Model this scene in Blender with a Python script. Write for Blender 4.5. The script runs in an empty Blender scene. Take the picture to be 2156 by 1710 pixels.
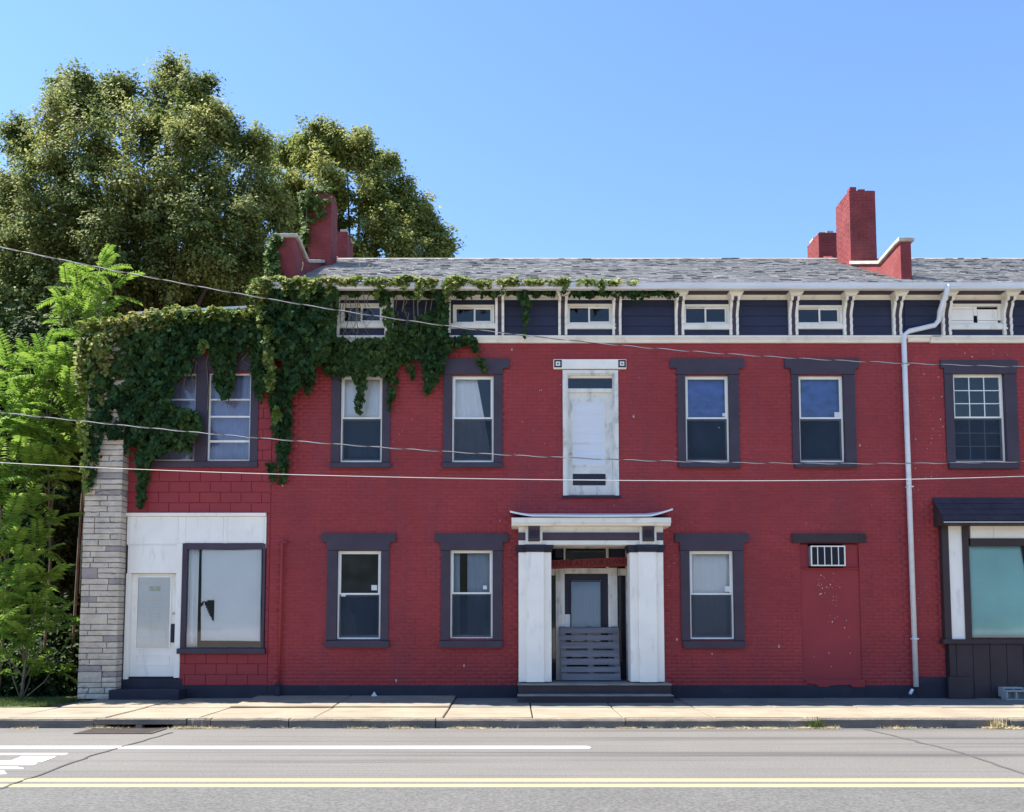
import bpy, math, random
import numpy as np
from mathutils import Vector, Matrix, Quaternion
random.seed(7)
rng = np.random.default_rng(7)
R = math.radians
scene = bpy.context.scene
COL = scene.collection

# ------------------------------------------------------------------ camera
F, CX, HOR, PITCH = 1797.0, 1078.0, 1301.0, R(4.0)      # in 2156 x 1710 units
CY = HOR - F * math.tan(PITCH)
CAM = Vector((0.0, -17.24, 1.6))
cd = bpy.data.cameras.new('camera')
cam = bpy.data.objects.new('camera', cd)
COL.objects.link(cam)
cam.location = CAM
cam.rotation_euler = (R(90) + PITCH, 0, 0)
cd.sensor_width = 36.0
cd.lens = F / 2156 * 36.0
cd.shift_y = (CY - 855.0) / 2156.0
cd.clip_end = 5000
scene.camera = cam

# ------------------------------------------------------------------ sky, sun, exposure
SUN_EL, SUN_OFF = R(58), R(10)
S = Vector((-math.cos(SUN_EL) * math.cos(SUN_OFF), math.cos(SUN_EL) * math.sin(SUN_OFF), math.sin(SUN_EL)))
world = bpy.data.worlds.new('World')
scene.world = world
world.use_nodes = True
wn, wl = world.node_tree.nodes, world.node_tree.links
sky = wn.new('ShaderNodeTexSky')
sky.sky_type = 'NISHITA'
sky.sun_disc = False
sky.sun_elevation = SUN_EL
sky.sun_rotation = math.atan2(S.x, S.y)
sky.air_density = 1.0
sky.dust_density = 0.0
sky.ozone_density = 6.5
wl.new(sky.outputs[0], wn['Background'].inputs[0])
wn['Background'].inputs[1].default_value = 0.106
sd = bpy.data.lights.new('sun', 'SUN')
sd.energy = 5.0
sd.angle = R(0.53)
sd.color = (1.0, 0.93, 0.82)
sun = bpy.data.objects.new('sun', sd)
COL.objects.link(sun)
sun.rotation_euler = S.to_track_quat('Z', 'Y').to_euler()
sun.location = (-20, 5, 40)
vs = scene.view_settings
vs.view_transform = 'Standard'
vs.look = 'None'
vs.gamma = 1.0
vs.use_curve_mapping = False
vs.exposure = 1.55

# ------------------------------------------------------------------ helpers
def W(x, y, Y=0.0):
    """point of the plane at depth Y that shows at picture position x, y"""
    d = Vector((0, math.cos(PITCH), math.sin(PITCH))) + Vector(((x - CX) / F, 0, 0)) + \
        Vector((0, -math.sin(PITCH), math.cos(PITCH))) * ((CY - y) / F)
    return CAM + d * ((Y - CAM.y) / d.y)

def G(x, y, Z=0.0):
    d = Vector((0, math.cos(PITCH), math.sin(PITCH))) + Vector(((x - CX) / F, 0, 0)) + \
        Vector((0, -math.sin(PITCH), math.cos(PITCH))) * ((CY - y) / F)
    return CAM + d * ((Z - CAM.z) / d.z)

def rect(x0, x1, y0, y1, Y=0.0):
    """picture rectangle -> X0, X1, Z0 (bottom), Z1 (top) on depth Y"""
    ym, xm = (y0 + y1) / 2, (x0 + x1) / 2
    return W(x0, ym, Y).x, W(x1, ym, Y).x, W(xm, y1, Y).z, W(xm, y0, Y).z

WLOC = {}

class MB:
    def __init__(s):
        s.v, s.f, s.mi = [], [], []
    def add(s, vs_, fs_, m=0):
        o = len(s.v)
        s.v += [tuple(p) for p in vs_]
        s.f += [tuple(i + o for i in f) for f in fs_]
        s.mi += [m] * len(fs_)
        return s
    def box(s, x0, x1, y0, y1, z0, z1, m=0):
        if x0 > x1: x0, x1 = x1, x0
        if y0 > y1: y0, y1 = y1, y0
        if z0 > z1: z0, z1 = z1, z0
        return s.add([(x0,y0,z0),(x1,y0,z0),(x1,y1,z0),(x0,y1,z0),(x0,y0,z1),(x1,y0,z1),(x1,y1,z1),(x0,y1,z1)],
              [(0,3,2,1),(4,5,6,7),(0,1,5,4),(1,2,6,5),(2,3,7,6),(3,0,4,7)], m)
    def bbox(s, x0, x1, y0, y1, z0, z1, b=0.004, m=0):
        """box whose front edges (towards -Y) are chamfered"""
        if x0 > x1: x0, x1 = x1, x0
        if z0 > z1: z0, z1 = z1, z0
        if y0 > y1: y0, y1 = y1, y0
        v = [(x0,y1,z0),(x1,y1,z0),(x1,y1,z1),(x0,y1,z1),
             (x0,y0+b,z0),(x1,y0+b,z0),(x1,y0+b,z1),(x0,y0+b,z1),
             (x0+b,y0,z0+b),(x1-b,y0,z0+b),(x1-b,y0,z1-b),(x0+b,y0,z1-b)]
        f = [(3,2,1,0),(0,1,5,4),(1,2,6,5),(2,3,7,6),(3,0,4,7),(4,5,9,8),(5,6,10,9),(6,7,11,10),(7,4,8,11),(8,9,10,11)]
        return s.add(v, f, m)
    def ring(s, x0, x1, z0, z1, w, y0, y1, wb=None, wt=None):
        wb = w if wb is None else wb
        wt = w if wt is None else wt
        s.box(x0, x0 + w, y0, y1, z0, z1)
        s.box(x1 - w, x1, y0, y1, z0, z1)
        s.box(x0 + w, x1 - w, y0 + 0.0015, y1, z1 - wt, z1)
        s.box(x0 + w, x1 - w, y0 + 0.0015, y1, z0, z0 + wb)
        return s
    def prism_x(s, prof, x0, x1, m=0):
        """profile of (y, z) points extruded from x0 to x1"""
        n = len(prof)
        v = [(x0, p[0], p[1]) for p in prof] + [(x1, p[0], p[1]) for p in prof]
        f = [tuple(range(n)), tuple(range(2 * n - 1, n - 1, -1))]
        f += [(i, i + n, (i + 1) % n + n, (i + 1) % n) for i in range(n)]
        return s.add(v, f, m)
    def prism_y(s, prof, y0, y1, m=0):
        """outline of (x, z) points extruded from y0 to y1"""
        n = len(prof)
        v = [(p[0], y0, p[1]) for p in prof] + [(p[0], y1, p[1]) for p in prof]
        f = [tuple(range(n)), tuple(range(2 * n - 1, n - 1, -1))]
        f += [(i, i + n, (i + 1) % n + n, (i + 1) % n) for i in range(n)]
        return s.add(v, f, m)
    def sheet_z(s, prof, z0, z1, m=0):
        n = len(prof)
        v = [(p[0], p[1], z1) for p in prof] + [(p[0], p[1], z0) for p in prof]
        f = [tuple(range(n)), tuple(range(2 * n - 1, n - 1, -1))]
        f += [(i, i + n, (i + 1) % n + n, (i + 1) % n) for i in range(n)]
        return s.add(v, f, m)
    def tube(s, pts, r, n=6, m=0, cap=True):
        pts = [Vector(p) for p in pts]
        rs = r if isinstance(r, (list, tuple)) else [r] * len(pts)
        base = len(s.v)
        prev = None
        for i, p in enumerate(pts):
            t = (pts[min(i + 1, len(pts) - 1)] - pts[max(i - 1, 0)]).normalized()
            if prev is None:
                a = t.orthogonal().normalized()
            else:
                a = (prev - t * prev.dot(t))
                a = a.normalized() if a.length > 1e-6 else t.orthogonal().normalized()
            prev = a
            b = t.cross(a)
            for k in range(n):
                q = p + (a * math.cos(2 * math.pi * k / n) + b * math.sin(2 * math.pi * k / n)) * rs[i]
                s.v.append(tuple(q))
        for i in range(len(pts) - 1):
            for k in range(n):
                k2 = (k + 1) % n
                s.f.append((base + i*n + k, base + i*n + k2, base + (i+1)*n + k2, base + (i+1)*n + k)); s.mi.append(m)
        if cap:
            s.f.append(tuple(base + k for k in range(n - 1, -1, -1))); s.mi.append(m)
            e = base + (len(pts) - 1) * n
            s.f.append(tuple(e + k for k in range(n))); s.mi.append(m)
        return s
    def build(s, name, mat, parent=None, smooth=False, bevel=0.0):
        if name.endswith('pane') and len(s.f) == 6:      # glass: one sheet
            s.f, s.mi = [s.f[2]], [0]
        v = np.array(s.v, dtype=float)
        c = (v.min(0) + v.max(0)) / 2
        me = bpy.data.meshes.new(name)
        me.from_pydata([tuple(p) for p in (v - c)], [], s.f)
        for m in (mat if isinstance(mat, (list, tuple)) else [mat]):
            me.materials.append(m)
        if any(s.mi):
            me.polygons.foreach_set('material_index', s.mi)
        if smooth:
            me.polygons.foreach_set('use_smooth', [True] * len(me.polygons))
        me.update()
        return place(name, me, Vector(c), parent, bevel)

def place(name, me, c, parent=None, bevel=0.0):
    o = bpy.data.objects.new(name, me)
    COL.objects.link(o)
    o.location = Vector(c) - (WLOC[parent.name] if parent else Vector((0, 0, 0)))
    if parent: o.parent = parent
    WLOC[o.name] = Vector(c)
    if bevel:
        md = o.modifiers.new('edge', 'BEVEL')
        md.width = bevel; md.segments = 2; md.limit_method = 'ANGLE'; md.angle_limit = R(40)
    return o

def tag(o, label=None, cat=None, group=None, kind=None):
    if label: o['label'] = label
    if cat: o['category'] = cat
    if group: o['group'] = group
    if kind: o['kind'] = kind
    return o

def root(name, loc, label, cat, group=None):
    o = bpy.data.objects.new(name, None)
    o.empty_display_size = 0.2
    COL.objects.link(o)
    o.location = loc
    WLOC[o.name] = Vector(loc)
    return tag(o, label, cat, group)

def joinmesh(name, V, Fc, mat, parent=None, quads=False, smooth=False, center=None):
    """numpy vertices and triangle/quad faces -> one mesh object"""
    V = np.asarray(V, dtype=np.float32); Fc = np.asarray(Fc, dtype=np.int32)
    c = (V.min(0) + V.max(0)) / 2 if center is None else np.array(center)
    me = bpy.data.meshes.new(name)
    k = Fc.shape[1]
    me.vertices.add(len(V)); me.vertices.foreach_set('co', (V - c).astype(np.float32).ravel())
    me.loops.add(Fc.size); me.loops.foreach_set('vertex_index', Fc.ravel())
    me.polygons.add(len(Fc))
    me.polygons.foreach_set('loop_start', np.arange(0, Fc.size, k, dtype=np.int32))
    me.polygons.foreach_set('loop_total', np.full(len(Fc), k, dtype=np.int32))
    for m in (mat if isinstance(mat, (list, tuple)) else [mat]): me.materials.append(m)
    me.update(calc_edges=True); me.validate()
    return place(name, me, Vector([float(a) for a in c]), parent)

# ------------------------------------------------------------------ materials
def M(name, col, rough=0.75, var=0.12, vs_=1.5, bump=0.0, bs=40.0, island=0.0, metal=0.0, spec=0.3,
      grime=None, stretch=(1, 1, 1), fine=0.0, fs=120.0, chips=None, trans=0.0, wave=None):
    m = bpy.data.materials.new(name)
    m.use_nodes = True
    n, l = m.node_tree.nodes, m.node_tree.links
    b = n['Principled BSDF']
    b.inputs['Roughness'].default_value = rough
    b.inputs['Metallic'].default_value = metal
    b.inputs['Specular IOR Level'].default_value = spec
    geo = n.new('ShaderNodeNewGeometry')
    mp = n.new('ShaderNodeMapping'); mp.inputs['Scale'].default_value = stretch
    l.new(geo.outputs['Position'], mp.inputs['Vector'])
    pos = mp.outputs[0]
    def noise(scale, detail=4, rgh=0.55, vec=pos):
        t = n.new('ShaderNodeTexNoise'); t.inputs['Scale'].default_value = scale
        t.inputs['Detail'].default_value = detail; t.inputs['Roughness'].default_value = rgh
        l.new(vec, t.inputs['Vector']); return t.outputs['Fac']
    def ramp(src, a, b_, lo, hi):
        r = n.new('ShaderNodeMapRange'); r.inputs[1].default_value = a; r.inputs[2].default_value = b_
        r.inputs[3].default_value = lo; r.inputs[4].default_value = hi; l.new(src, r.inputs[0]); return r.outputs[0]
    def mul(a, b_):
        t = n.new('ShaderNodeMath'); t.operation = 'MULTIPLY'; l.new(a, t.inputs[0])
        if isinstance(b_, (int, float)): t.inputs[1].default_value = b_
        else: l.new(b_, t.inputs[1])
        return t.outputs[0]
    def mix(fac, ca, cb):
        t = n.new('ShaderNodeMix'); t.data_type = 'RGBA'
        if isinstance(fac, (int, float)): t.inputs[0].default_value = fac
        else: l.new(fac, t.inputs[0])
        for s_, c_ in ((6, ca), (7, cb)):
            if isinstance(c_, tuple): t.inputs[s_].default_value = (*c_[:3], 1)
            else: l.new(c_, t.inputs[s_])
        return t.outputs[2]
    val = ramp(noise(vs_), 0.3, 0.7, 1 - var, 1 + var)
    if fine: val = mul(val, ramp(noise(fs, 2), 0.3, 0.7, 1 - fine, 1 + fine))
    if island: val = mul(val, ramp(geo.outputs['Random Per Island'], 0, 1, 1 - island, 1 + island))
    hsv = n.new('ShaderNodeHueSaturation'); hsv.inputs['Color'].default_value = (*col, 1)
    l.new(val, hsv.inputs['Value'])
    c = hsv.outputs[0]
    if grime:
        gc, gs, lo, hi, amt, st = grime
        mp2 = n.new('ShaderNodeMapping'); mp2.inputs['Scale'].default_value = st
        mp2.inputs['Location'].default_value = (3.3, 1.7, 9.1)
        l.new(geo.outputs['Position'], mp2.inputs['Vector'])
        c = mix(ramp(noise(gs, 6, 0.62, mp2.outputs[0]), lo, hi, 0, amt), c, gc)
    if chips:
        cc, cs, rad, keep = chips
        mp3 = n.new('ShaderNodeMapping'); mp3.inputs['Scale'].default_value = (1.5, 1.0, 0.8)
        mp3.inputs['Rotation'].default_value = (0, R(14), 0)
        l.new(geo.outputs['Position'], mp3.inputs['Vector'])
        v = n.new('ShaderNodeTexVoronoi'); v.inputs['Scale'].default_value = cs; l.new(mp3.outputs[0], v.inputs['Vector'])
        near = n.new('ShaderNodeMath'); near.operation = 'LESS_THAN'; near.inputs[1].default_value = rad
        l.new(v.outputs['Distance'], near.inputs[0])
        sep = n.new('ShaderNodeSeparateColor'); l.new(v.outputs['Color'], sep.inputs[0])
        kp = n.new('ShaderNodeMath'); kp.operation = 'LESS_THAN'; kp.inputs[1].default_value = keep
        l.new(sep.outputs[0], kp.inputs[0])
        c = mix(mul(near.outputs[0], kp.outputs[0]), c, cc)
    l.new(c, b.inputs['Base Color'])
    if bump:
        bp = n.new('ShaderNodeBump'); bp.inputs['Strength'].default_value = bump; bp.inputs['Distance'].default_value = 0.02
        l.new(noise(bs, 5, 0.6), bp.inputs['Height']); l.new(bp.outputs[0], b.inputs['Normal'])
    if trans:
        out = n['Material Output']
        tr = n.new('ShaderNodeBsdfTranslucent'); l.new(c, tr.inputs['Color'])
        ms = n.new('ShaderNodeMixShader'); ms.inputs[0].default_value = trans
        l.new(b.outputs[0], ms.inputs[1]); l.new(tr.outputs[0], ms.inputs[2]); l.new(ms.outputs[0], out.inputs[0])
    return m

def leafmat(name, ca, cb, cc, trans=0.4, rough=0.65, spec=0.12):
    m = bpy.data.materials.new(name); m.use_nodes = True
    n, l = m.node_tree.nodes, m.node_tree.links
    b = n['Principled BSDF']; b.inputs['Roughness'].default_value = rough
    b.inputs['Specular IOR Level'].default_value = spec
    geo = n.new('ShaderNodeNewGeometry')
    cr = n.new('ShaderNodeValToRGB'); e = cr.color_ramp.elements
    e[0].color = (*ca, 1); e[1].color = (*cc, 1); e[1].position = 1.0
    x = e.new(0.5); x.color = (*cb, 1)
    t = n.new('ShaderNodeTexNoise'); t.inputs['Scale'].default_value = 0.55; t.inputs['Detail'].default_value = 3
    l.new(geo.outputs['Position'], t.inputs['Vector'])
    ad = n.new('ShaderNodeMath'); ad.operation = 'MULTIPLY_ADD'; ad.inputs[1].default_value = 0.6
    l.new(geo.outputs['Random Per Island'], ad.inputs[0])
    sb = n.new('ShaderNodeMath'); sb.operation = 'MULTIPLY_ADD'; sb.inputs[1].default_value = 1.3; sb.inputs[2].default_value = -0.45
    l.new(t.outputs['Fac'], sb.inputs[0]); l.new(sb.outputs[0], ad.inputs[2])
    l.new(ad.outputs[0], cr.inputs[0]); l.new(cr.outputs[0], b.inputs['Base Color'])
    tr = n.new('ShaderNodeBsdfTranslucent'); l.new(cr.outputs[0], tr.inputs['Color'])
    ms = n.new('ShaderNodeMixShader'); ms.inputs[0].default_value = trans
    l.new(b.outputs[0], ms.inputs[1]); l.new(tr.outputs[0], ms.inputs[2])
    l.new(ms.outputs[0], n['Material Output'].inputs[0])
    return m

def glassmat(name, refl=0.07, tint=(0.75, 0.85, 0.9), rough=0.02, dirt=0.0):
    m = bpy.data.materials.new(name); m.use_nodes = True
    n, l = m.node_tree.nodes, m.node_tree.links
    n.remove(n['Principled BSDF'])
    tb = n.new('ShaderNodeBsdfTransparent'); tb.inputs[0].default_value = (*tint, 1)
    gb = n.new('ShaderNodeBsdfGlossy'); gb.inputs['Roughness'].default_value = rough
    fr = n.new('ShaderNodeFresnel'); fr.inputs[0].default_value = 1.5
    a = n.new('ShaderNodeMath'); a.operation = 'ADD'; a.inputs[1].default_value = refl; a.use_clamp = True
    l.new(fr.outputs[0], a.inputs[0])
    geo = n.new('ShaderNodeNewGeometry')
    t = n.new('ShaderNodeTexNoise'); t.inputs['Scale'].default_value = 2.2; l.new(geo.outputs['Position'], t.inputs['Vector'])
    bp = n.new('ShaderNodeBump'); bp.inputs['Strength'].default_value = 0.025; bp.inputs['Distance'].default_value = 0.05
    l.new(t.outputs['Fac'], bp.inputs['Height']); l.new(bp.outputs[0], gb.inputs['Normal'])
    ms = n.new('ShaderNodeMixShader'); l.new(a.outputs[0], ms.inputs[0])
    l.new(tb.outputs[0], ms.inputs[1]); l.new(gb.outputs[0], ms.inputs[2])
    last = ms.outputs[0]
    if dirt:
        df = n.new('ShaderNodeBsdfDiffuse'); df.inputs[0].default_value = (0.34, 0.40, 0.50, 1)
        t2 = n.new('ShaderNodeTexNoise'); t2.inputs['Scale'].default_value = 4.0; t2.inputs['Detail'].default_value = 8
        l.new(geo.outputs['Position'], t2.inputs['Vector'])
        r = n.new('ShaderNodeMapRange'); r.inputs[1].default_value = 0.4; r.inputs[2].default_value = 0.75
        r.inputs[3].default_value = dirt * 0.25; r.inputs[4].default_value = dirt; l.new(t2.outputs['Fac'], r.inputs[0])
        m2 = n.new('ShaderNodeMixShader'); l.new(r.outputs[0], m2.inputs[0]); l.new(last, m2.inputs[1]); l.new(df.outputs[0], m2.inputs[2])
        last = m2.outputs[0]
    l.new(last, n['Material Output'].inputs[0])
    return m

RED = (0.315, 0.042, 0.044)
m_red = M('red_paint', RED, 0.66, 0.17, 0.55, 0.25, 55, island=0.04, grime=((0.20, 0.045, 0.055), 1.3, 0.48, 0.78, 0.65, (1.6, 0.7, 0.28)),
          chips=((0.50, 0.36, 0.34), 3.0, 0.085, 0.22))
m_redback = M('red_paint_joint', (0.30, 0.040, 0.042), 0.7, 0.10, 0.7)
m_redch = M('weathered_red_chimney_paint', (0.20, 0.040, 0.042), 0.8, 0.18, 2.5, 0.7, 14, island=0.05, grime=((0.26, 0.09, 0.09), 2.0, 0.5, 0.8, 0.6, (1, 1, 1)))
m_redblk = M('red_block_paint', (0.31, 0.040, 0.045), 0.65, 0.08, 1.0, 0.35, 60, island=0.05, chips=((0.5, 0.4, 0.38), 2.4, 0.03, 0.12))
m_plum = M('plum_trim_paint', (0.062, 0.046, 0.066), 0.55, 0.15, 2.0, 0.12, 60, island=0.12, grime=((0.10, 0.09, 0.10), 3.0, 0.6, 0.85, 0.4, (1, 1, 1)))
m_base = M('dark_base_paint', (0.028, 0.027, 0.042), 0.65, 0.2, 2.0, 0.3, 40, grime=((0.10, 0.09, 0.08), 2.5, 0.58, 0.8, 0.4, (1, 1, 2)))
m_brown = M('brown_trim_paint', (0.052, 0.036, 0.038), 0.6, 0.15, 2.0, 0.2, 50, island=0.1)
m_navy = M('navy_siding_paint', (0.026, 0.030, 0.062), 0.6, 0.15, 1.6, 0.15, 60, island=0.08)
m_white = M('white_paint', (0.92, 0.87, 0.77), 0.55, 0.05, 2.0, 0.08, 50, grime=((0.40, 0.35, 0.27), 3.0, 0.56, 0.82, 0.6, (1.8, 1.5, 0.5)))
m_cream = M('cream_paint', (0.84, 0.80, 0.70), 0.6, 0.06, 2.0, 0.15, 50, grime=((0.36, 0.31, 0.24), 3.2, 0.55, 0.82, 0.6, (1.2, 1, 1)))
m_worn = M('worn_white_paint', (0.78, 0.76, 0.69), 0.7, 0.08, 3.0, 0.25, 40, grime=((0.22, 0.20, 0.16), 5.0, 0.52, 0.75, 0.75, (1, 1, 0.5)))
m_vinyl = M('white_window_frame', (0.85, 0.83, 0.76), 0.45, 0.05, 3.0, grime=((0.45, 0.42, 0.35), 3.0, 0.6, 0.85, 0.4, (1, 1, 1)))
m_gutter = M('white_gutter_metal', (0.74, 0.76, 0.78), 0.4, 0.05, 1.2, spec=0.5, grime=((0.45, 0.45, 0.43), 1.6, 0.5, 0.85, 0.45, (0.4, 1, 3)))
m_stone = M('stone_veneer', (0.60, 0.505, 0.395), 0.85, 0.16, 5.0, 0.8, 26, island=0.10, grime=((0.22, 0.19, 0.17), 14.0, 0.56, 0.72, 0.55, (1, 1, 1.8)))
m_stonep = M('purple_stone_veneer', (0.36, 0.305, 0.275), 0.85, 0.16, 5.0, 0.8, 26, island=0.10)
m_mortar = M('mortar', (0.17, 0.15, 0.13), 0.9, 0.15, 6.0, 0.4, 60)
m_shingle = M('grey_roof_shingle', (0.26, 0.255, 0.25), 0.9, 0.12, 1.2, 0.3, 60, island=0.13, grime=((0.14, 0.135, 0.13), 1.1, 0.55, 0.8, 0.5, (0.6, 1, 1)))
m_shingle2 = M('dark_awning_shingle', (0.048, 0.040, 0.056), 0.9, 0.2, 3.0, 0.5, 90, island=0.22, fine=0.25, fs=160)
m_coping = M('stone_coping', (0.46, 0.42, 0.35), 0.85, 0.2, 4.0, 0.5, 30, grime=((0.16, 0.15, 0.13), 4, 0.5, 0.75, 0.6, (1, 1, 1)))
m_dark = M('dark_interior', (0.02, 0.02, 0.026), 0.9, 0.1)
m_room = M('interior_wall', (0.10, 0.10, 0.105), 0.9, 0.1)
m_conc = M('sidewalk_concrete', (0.252, 0.214, 0.163), 0.9, 0.15, 1.4, 0.35, 45, island=0.07, fine=0.10, fs=150,
           grime=((0.135, 0.112, 0.085), 2.2, 0.50, 0.76, 0.65, (0.5, 1.2, 1)))
m_kerb = M('kerb_concrete', (0.17, 0.15, 0.125), 0.9, 0.15, 3.0, 0.8, 30, fine=0.12, fs=90, grime=((0.08, 0.07, 0.065), 3.0, 0.48, 0.75, 0.6, (0.6, 1, 1.6)))  # dirty kerb, colour also darkened to carry the shade of its face
m_asph = M('grey_asphalt', (0.138, 0.133, 0.127), 0.9, 0.06, 0.5, 0.5, 110, fine=0.22, fs=42,
           grime=((0.060, 0.059, 0.060), 1.0, 0.52, 0.66, 0.8, (0.06, 4.0, 1)))
m_asph2 = M('worn_near_lane_asphalt', (0.108, 0.107, 0.105), 0.9, 0.07, 0.6, 0.5, 110, fine=0.34, fs=34, grime=((0.20, 0.20, 0.195), 9.0, 0.66, 0.74, 0.6, (0.35, 1, 1)))
m_tar = M('crack_sealer', (0.075, 0.074, 0.076), 0.8, 0.2, 4)
m_wline = M('white_road_paint', (0.72, 0.72, 0.70), 0.8, 0.06, 2.0, 0.2, 80, fine=0.10, fs=60, grime=((0.3, 0.3, 0.29), 4.0, 0.6, 0.8, 0.5, (0.3, 1, 1)))
m_yline = M('yellow_road_paint', (0.56, 0.46, 0.17), 0.8, 0.06, 2.0, 0.2, 80, fine=0.12, fs=60, grime=((0.34, 0.30, 0.2), 4.0, 0.58, 0.8, 0.5, (0.3, 1, 1)))
m_grass = M('ground_soil_grass', (0.07, 0.085, 0.03), 0.95, 0.35, 2.0, 0.6, 20)
m_iron = M('cast_iron', (0.10, 0.085, 0.075), 0.7, 0.25, 8.0, 0.3, 60)
m_void = M('drain_shade_black', (0.008, 0.008, 0.008), 0.9, 0.1)  # black colour standing in for the shade inside the drain
m_pallet = M('weathered_pallet_wood', (0.20, 0.20, 0.225), 0.85, 0.18, 3.0, 0.4, 30, island=0.18, stretch=(0.35, 1, 5),
             grime=((0.06, 0.06, 0.075), 7.0, 0.55, 0.75, 0.55, (0.25, 1, 4)))
m_sign = M('red_sign_board', (0.17, 0.022, 0.018), 0.75, 0.2, 4.0, 0.2, 30)
m_black = M('black_sign_paint', (0.020, 0.008, 0.010), 0.7, 0.1)
m_tread = M('grey_step_paint', (0.25, 0.235, 0.215), 0.8, 0.2, 3.0, 0.3, 40, grime=((0.11, 0.10, 0.10), 4.0, 0.5, 0.75, 0.5, (0.6, 1, 1)))
m_curt = M('white_curtain', (0.95, 0.97, 0.97), 0.9, 0.03, 2.0, trans=0.05)
m_curtg = M('grey_curtain', (0.42, 0.52, 0.62), 0.9, 0.06, 2.0, trans=0.2)
m_curtb = M('blue_window_sheet', (0.10, 0.19, 0.52), 0.8, 0.35, 3.0, trans=0.2, stretch=(1, 1, 2))
m_curtl = M('lavender_curtain', (0.36, 0.40, 0.62), 0.9, 0.1, 3.0, trans=0.2)
m_teal = M('teal_window_film', (0.50, 0.86, 0.82), 0.7, 0.10, 0.8, trans=0.15)
m_paper = M('white_paper', (0.72, 0.74, 0.77), 0.85, 0.05, 2.0, 0.25, 8, stretch=(0.4, 1, 6))
m_card = M('cardboard', (0.30, 0.22, 0.16), 0.9, 0.15, 3.0)
m_sticker = M('white_sticker', (0.7, 0.72, 0.72), 0.7, 0.05)
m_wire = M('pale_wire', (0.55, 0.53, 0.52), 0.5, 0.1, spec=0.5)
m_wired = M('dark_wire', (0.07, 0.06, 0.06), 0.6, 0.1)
m_block = M('concrete_block', (0.36, 0.37, 0.36), 0.9, 0.12, 6.0, 0.6, 60)
m_bark = M('bark', (0.075, 0.058, 0.045), 0.9, 0.25, 5.0, 0.8, 20, stretch=(1, 1, 0.3))
m_stem = M('pale_stem', (0.20, 0.17, 0.11), 0.8, 0.2, 5.0)
m_straw = M('dry_grass', (0.52, 0.44, 0.27), 0.9, 0.15, 8.0, island=0.3)
m_metal = M('grey_metal', (0.45, 0.45, 0.45), 0.4, 0.1, metal=0.6)
m_bare = M('bare_wood', (0.36, 0.22, 0.16), 0.85, 0.25, 6.0, stretch=(0.3, 1, 4))
g_up = glassmat('window_glass', 0.03, (0.985, 0.99, 0.995), dirt=0.02)
g_dirty = glassmat('dusty_window_glass', 0.03, (0.97, 0.98, 0.99), dirt=0.06)
g_screen = M('insect_screen', (0.026, 0.044, 0.072), 0.7, 0.25, 3.0)
def screenize(m, op):
    n, l = m.node_tree.nodes, m.node_tree.links
    tb = n.new('ShaderNodeBsdfTransparent'); ms = n.new('ShaderNodeMixShader'); ms.inputs[0].default_value = op
    l.new(tb.outputs[0], ms.inputs[1]); l.new(n['Principled BSDF'].outputs[0], ms.inputs[2])
    l.new(ms.outputs[0], n['Material Output'].inputs[0])
screenize(g_screen, 0.48)
l_tree = leafmat('tree_leaf', (0.040, 0.078, 0.024), (0.185, 0.230, 0.064), (0.50, 0.49, 0.18), 0.36)
l_tree2 = leafmat('light_tree_leaf', (0.10, 0.145, 0.034), (0.25, 0.29, 0.072), (0.44, 0.43, 0.15), 0.42)
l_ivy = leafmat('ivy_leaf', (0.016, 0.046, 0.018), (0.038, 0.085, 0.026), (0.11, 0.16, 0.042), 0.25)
l_ivyl = leafmat('sun_toned_ivy_leaf', (0.10, 0.16, 0.03), (0.20, 0.27, 0.055), (0.38, 0.30, 0.13), 0.3)  # paler copy of the ivy leaf, with sunlight put into its colour
l_sum = leafmat('sumac_leaf', (0.080, 0.165, 0.026), (0.165, 0.285, 0.040), (0.29, 0.39, 0.07), 0.42)
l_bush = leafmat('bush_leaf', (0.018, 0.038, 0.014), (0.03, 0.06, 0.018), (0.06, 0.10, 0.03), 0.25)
l_gr = leafmat('grass_blade', (0.04, 0.08, 0.02), (0.08, 0.13, 0.03), (0.16, 0.18, 0.06), 0.3)
# ------------------------------------------------------------------ ground, road, sidewalk
ROADZ = -0.165
g = MB().sheet_z([(-1500, -1500), (1500, -1500), (1500, 1500), (-1500, 1500)], -0.5, -0.30)
tag(g.build('ground', m_grass), kind='structure')
yard = MB().sheet_z([(-60, -1.75), (-8.75, -1.75), (-8.75, 60), (-60, 60)], -0.2, -0.004)
yard.sheet_z([(-8.75, 9.2), (60, 9.2), (60, 60), (-8.75, 60)], -0.2, -0.004)
tag(yard.build('yard', m_grass), kind='structure')
road = MB().sheet_z([(-300, -3.395), (300, -3.395), (300, -16.5), (-300, -16.5)], -0.29, ROADZ).build('road', m_asph)
tag(road, kind='structure')
fw = MB().sheet_z([(-300, -16.5), (300, -16.5), (300, -22), (-300, -22)], -0.29, -0.02).build('far_sidewalk', m_conc)
tag(fw, kind='structure')
bounce = MB().sheet_z([(-300, -22), (300, -22), (300, -110), (-300, -110)], -0.29, -0.06).build('bounce_ground', M('bounce_ground_surface', (0.30, 0.28, 0.25), 0.9, 0.12, 0.4))  # unseen pale ground added behind the viewer to bounce sun onto the facade
tag(bounce, kind='structure')
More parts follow.
